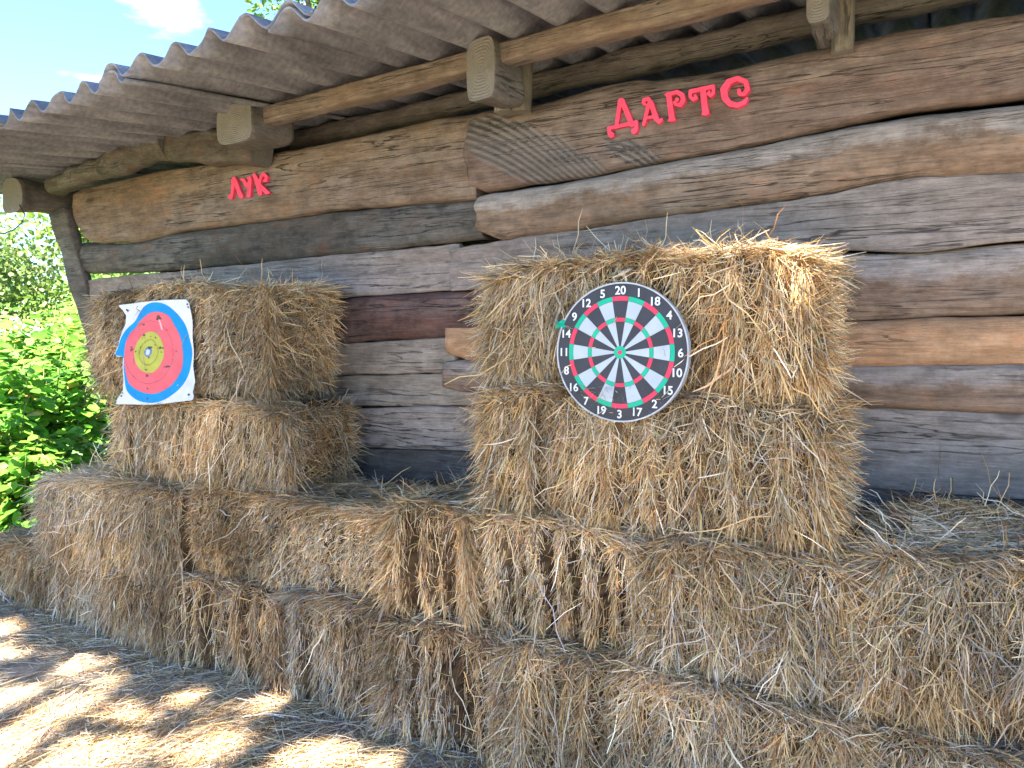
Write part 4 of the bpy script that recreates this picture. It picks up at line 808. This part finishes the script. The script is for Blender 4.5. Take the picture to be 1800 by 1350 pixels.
for k, a in enumerate(SH): shrub(*a, seed=300 + k)

def tree(x, y, ht, crown_r, crown_z, n_leaf, size, base, label, seed, lobes=22, keep=None, group='trees beyond the shed', trunk_r=0.12, limb_n=9, name='tree', flat=0.8, fill=0.0, simple=False):
    r = np.random.default_rng(seed); root = thing(name, (x, y, 0), label, 'tree', group); SV, SF, o = [], [], 0
    def add(pts, rad):
        nonlocal o
        V, F = tube(pts, rad, 7); SV.extend(V); SF.extend([tuple(i + o for i in f) for f in F]); o += len(V)
    top = np.array([x + r.normal(0, 0.2), y + r.normal(0, 0.2), ht * 0.93]); ts = np.linspace(0, 1, 9)[:, None]; ax = np.array([x, y, -0.05]) * (1 - ts) + top * ts + r.normal(0, 0.05, (9, 3)) * ts
    add(ax, np.linspace(trunk_r, 0.02, 9)); cc = np.array([x, y, crown_z]); C_ = []
    for k in range(lobes):
        v = r.normal(size=3); v /= np.linalg.norm(v); C_.append(cc + v * np.array([crown_r, crown_r, crown_r * flat]) * r.uniform(0.35, 1.0))
    C_ = np.array(C_)
    for k in range(min(limb_n, lobes)):
        t0 = r.uniform(0.4, 0.85); s0 = np.array([x, y, 0]) * (1 - t0) + top * t0; m_ = (s0 + C_[k]) / 2 + np.array([0, 0, 0.15]); add([s0, m_, C_[k]], [trunk_r * 0.4, trunk_r * 0.25, 0.012])
    k = r.integers(0, lobes, n_leaf); v = r.normal(size=(n_leaf, 3)); v /= np.linalg.norm(v, axis=1, keepdims=True); rad = crown_r * 0.42 * r.random(n_leaf) ** 0.4
    P = C_[k] + v * rad[:, None] * np.array([1, 1, 0.75])
    if fill: P = np.where((r.random(n_leaf) < fill)[:, None], cc + v * (r.random(n_leaf) ** 0.4 * crown_r)[:, None] * np.array([1, 1, flat]), P)
    tone = r.uniform(0.75, 1.25, lobes)[k]
    m = np.ones(n_leaf, bool) if keep is None else keep(P)
    P = P[m]; v = v[m]; n = len(P); D = v + r.normal(0, 0.5, (n, 3)) + np.array([0, 0, -0.3])
    V, F, Cc = leaves(P, D, r.uniform(0.6, 1.3, n) * size, 0.6, r, leaf_cols(n, r, base, 0.25) * tone[m][:, None], simple); me = quad_mesh(V, F); set_col(me, 'leaf_color', Cc); tag(link('crown', me, M_LEAF, root), kind='stuff')
    me = mesh(SV, SF); set_col(me, 'across', np.zeros((len(SV), 3)) + 0.5); link('trunk', me, M_BARK, root, True); return root
tree(-15.5, 4.3, 4.5, 1.7, 2.8, 11000, 0.10, (0.16, 0.23, 0.065), 'slender pale-leaved tree rising behind the shrubs', 410, lobes=26, simple=True)
tree(-14.0, 7.6, 4.0, 1.8, 2.4, 11000, 0.10, (0.14, 0.24, 0.06), 'rounded bushy tree behind the pale slender one', 411, lobes=24, simple=True)
tree(-12.6, 5.6, 3.0, 1.3, 1.9, 11000, 0.09, (0.16, 0.26, 0.05), 'small light-green tree close behind the shed corner', 412, lobes=24, simple=True)
tree(-10.3, 8.6, 9.6, 2.0, 8.1, 9000, 0.13, (0.16, 0.26, 0.05), 'tall leafy tree whose crown shows above the roof edge', 413, lobes=26, trunk_r=0.2)

tree(-25.0, 6.0, 5.6, 2.6, 4.0, 7000, 0.2, (0.14, 0.22, 0.05), 'broad dull-green tree far off beyond the thicket', 414, lobes=26, simple=True)
tree(-22.0, 11.0, 6.0, 2.6, 3.6, 7000, 0.2, (0.17, 0.26, 0.05), 'broad light-green tree far off behind the slender tree', 415, lobes=26, simple=True)
tree(-26.0, -1.0, 6.0, 2.6, 3.6, 6000, 0.2, (0.13, 0.20, 0.05), 'lone broad tree far off in the meadow', 416, lobes=26, simple=True)
# big unseen tree that shades the yard; crown trimmed and holed to place sun patches
GAPS = []
def gap(p, r_): GAPS.append((np.array(p, float), r_))
for x, y, r_ in [(-4.45, -0.30, 0.12), (-4.15, -0.42, 0.06), (-3.5, -0.75, 0.09), (-3.2, -0.62, 0.10), (-2.95, -0.55, 0.06), (-3.1, -0.95, 0.12), (-2.85, -0.8, 0.06), (-2.0, -0.36, 0.07), (-1.75, -0.36, 0.09), (-2.4, -0.62, 0.08), (-1.4, -0.5, 0.1)]: gap((x, y, 0), r_)
for x, r_ in [(-1.05, 0.03), (-0.75, 0.05), (-0.58, 0.08), (-0.42, 0.09), (-0.29, 0.07)]: gap((x, 0.04, 1.9), r_)
gap((-0.36, 0.0, 1.78), 0.06); gap((0.19, -0.08, 0.96), 0.045); gap((-1.66, -0.02, 0.97), 0.015); gap((-1.2, 0.0, 1.86), 0.04)
for _ in range(46): gap((random.uniform(-4.9, -1.1), random.uniform(-1.4, -0.16), 0), random.uniform(0.0, 0.09))
def keep(P):
    m = np.ones(len(P), bool)
    for q, r_ in GAPS:
        v = P - q; t = v @ SUN; m &= np.linalg.norm(v - t[:, None] * SUN, axis=1) > r_ + 0.03
    t = (P[:, 2] - 0.5) / SUN[2]; G = P - t[:, None] * SUN          # leave the sun to the shrubs
    G0 = P - (P[:, 2] / SUN[2])[:, None] * SUN; yard = (G0[:, 1] < -0.2) & (G0[:, 1] > -2.2); th = np.random.default_rng(5)
    m &= ~yard | (th.random(len(P)) < 0.14 + 0.02 * np.sin(G0[:, 0] * 5 + 2 * np.sin(G0[:, 1] * 4)))
    jig = 0.35 * np.sin(P[:, 0] * 3.1 + P[:, 2] * 2.3)
    return m & (G[:, 0] > -5.5 + jig) & (G[:, 0] < 1.7 + jig) & (G[:, 1] > -1.9 + jig) & (G[:, 1] < 1.3) & (P[:, 1] < -2.6)
tree(-0.9, -6.9, 9.5, 5.0, 6.4, 260000, 0.13, (0.055, 0.095, 0.02), 'big leafy tree spreading over the straw-covered yard', 420, lobes=60, keep=keep, group='yard trees', trunk_r=0.26, limb_n=16, name='shade_tree', flat=0.42, fill=0.92, simple=True)
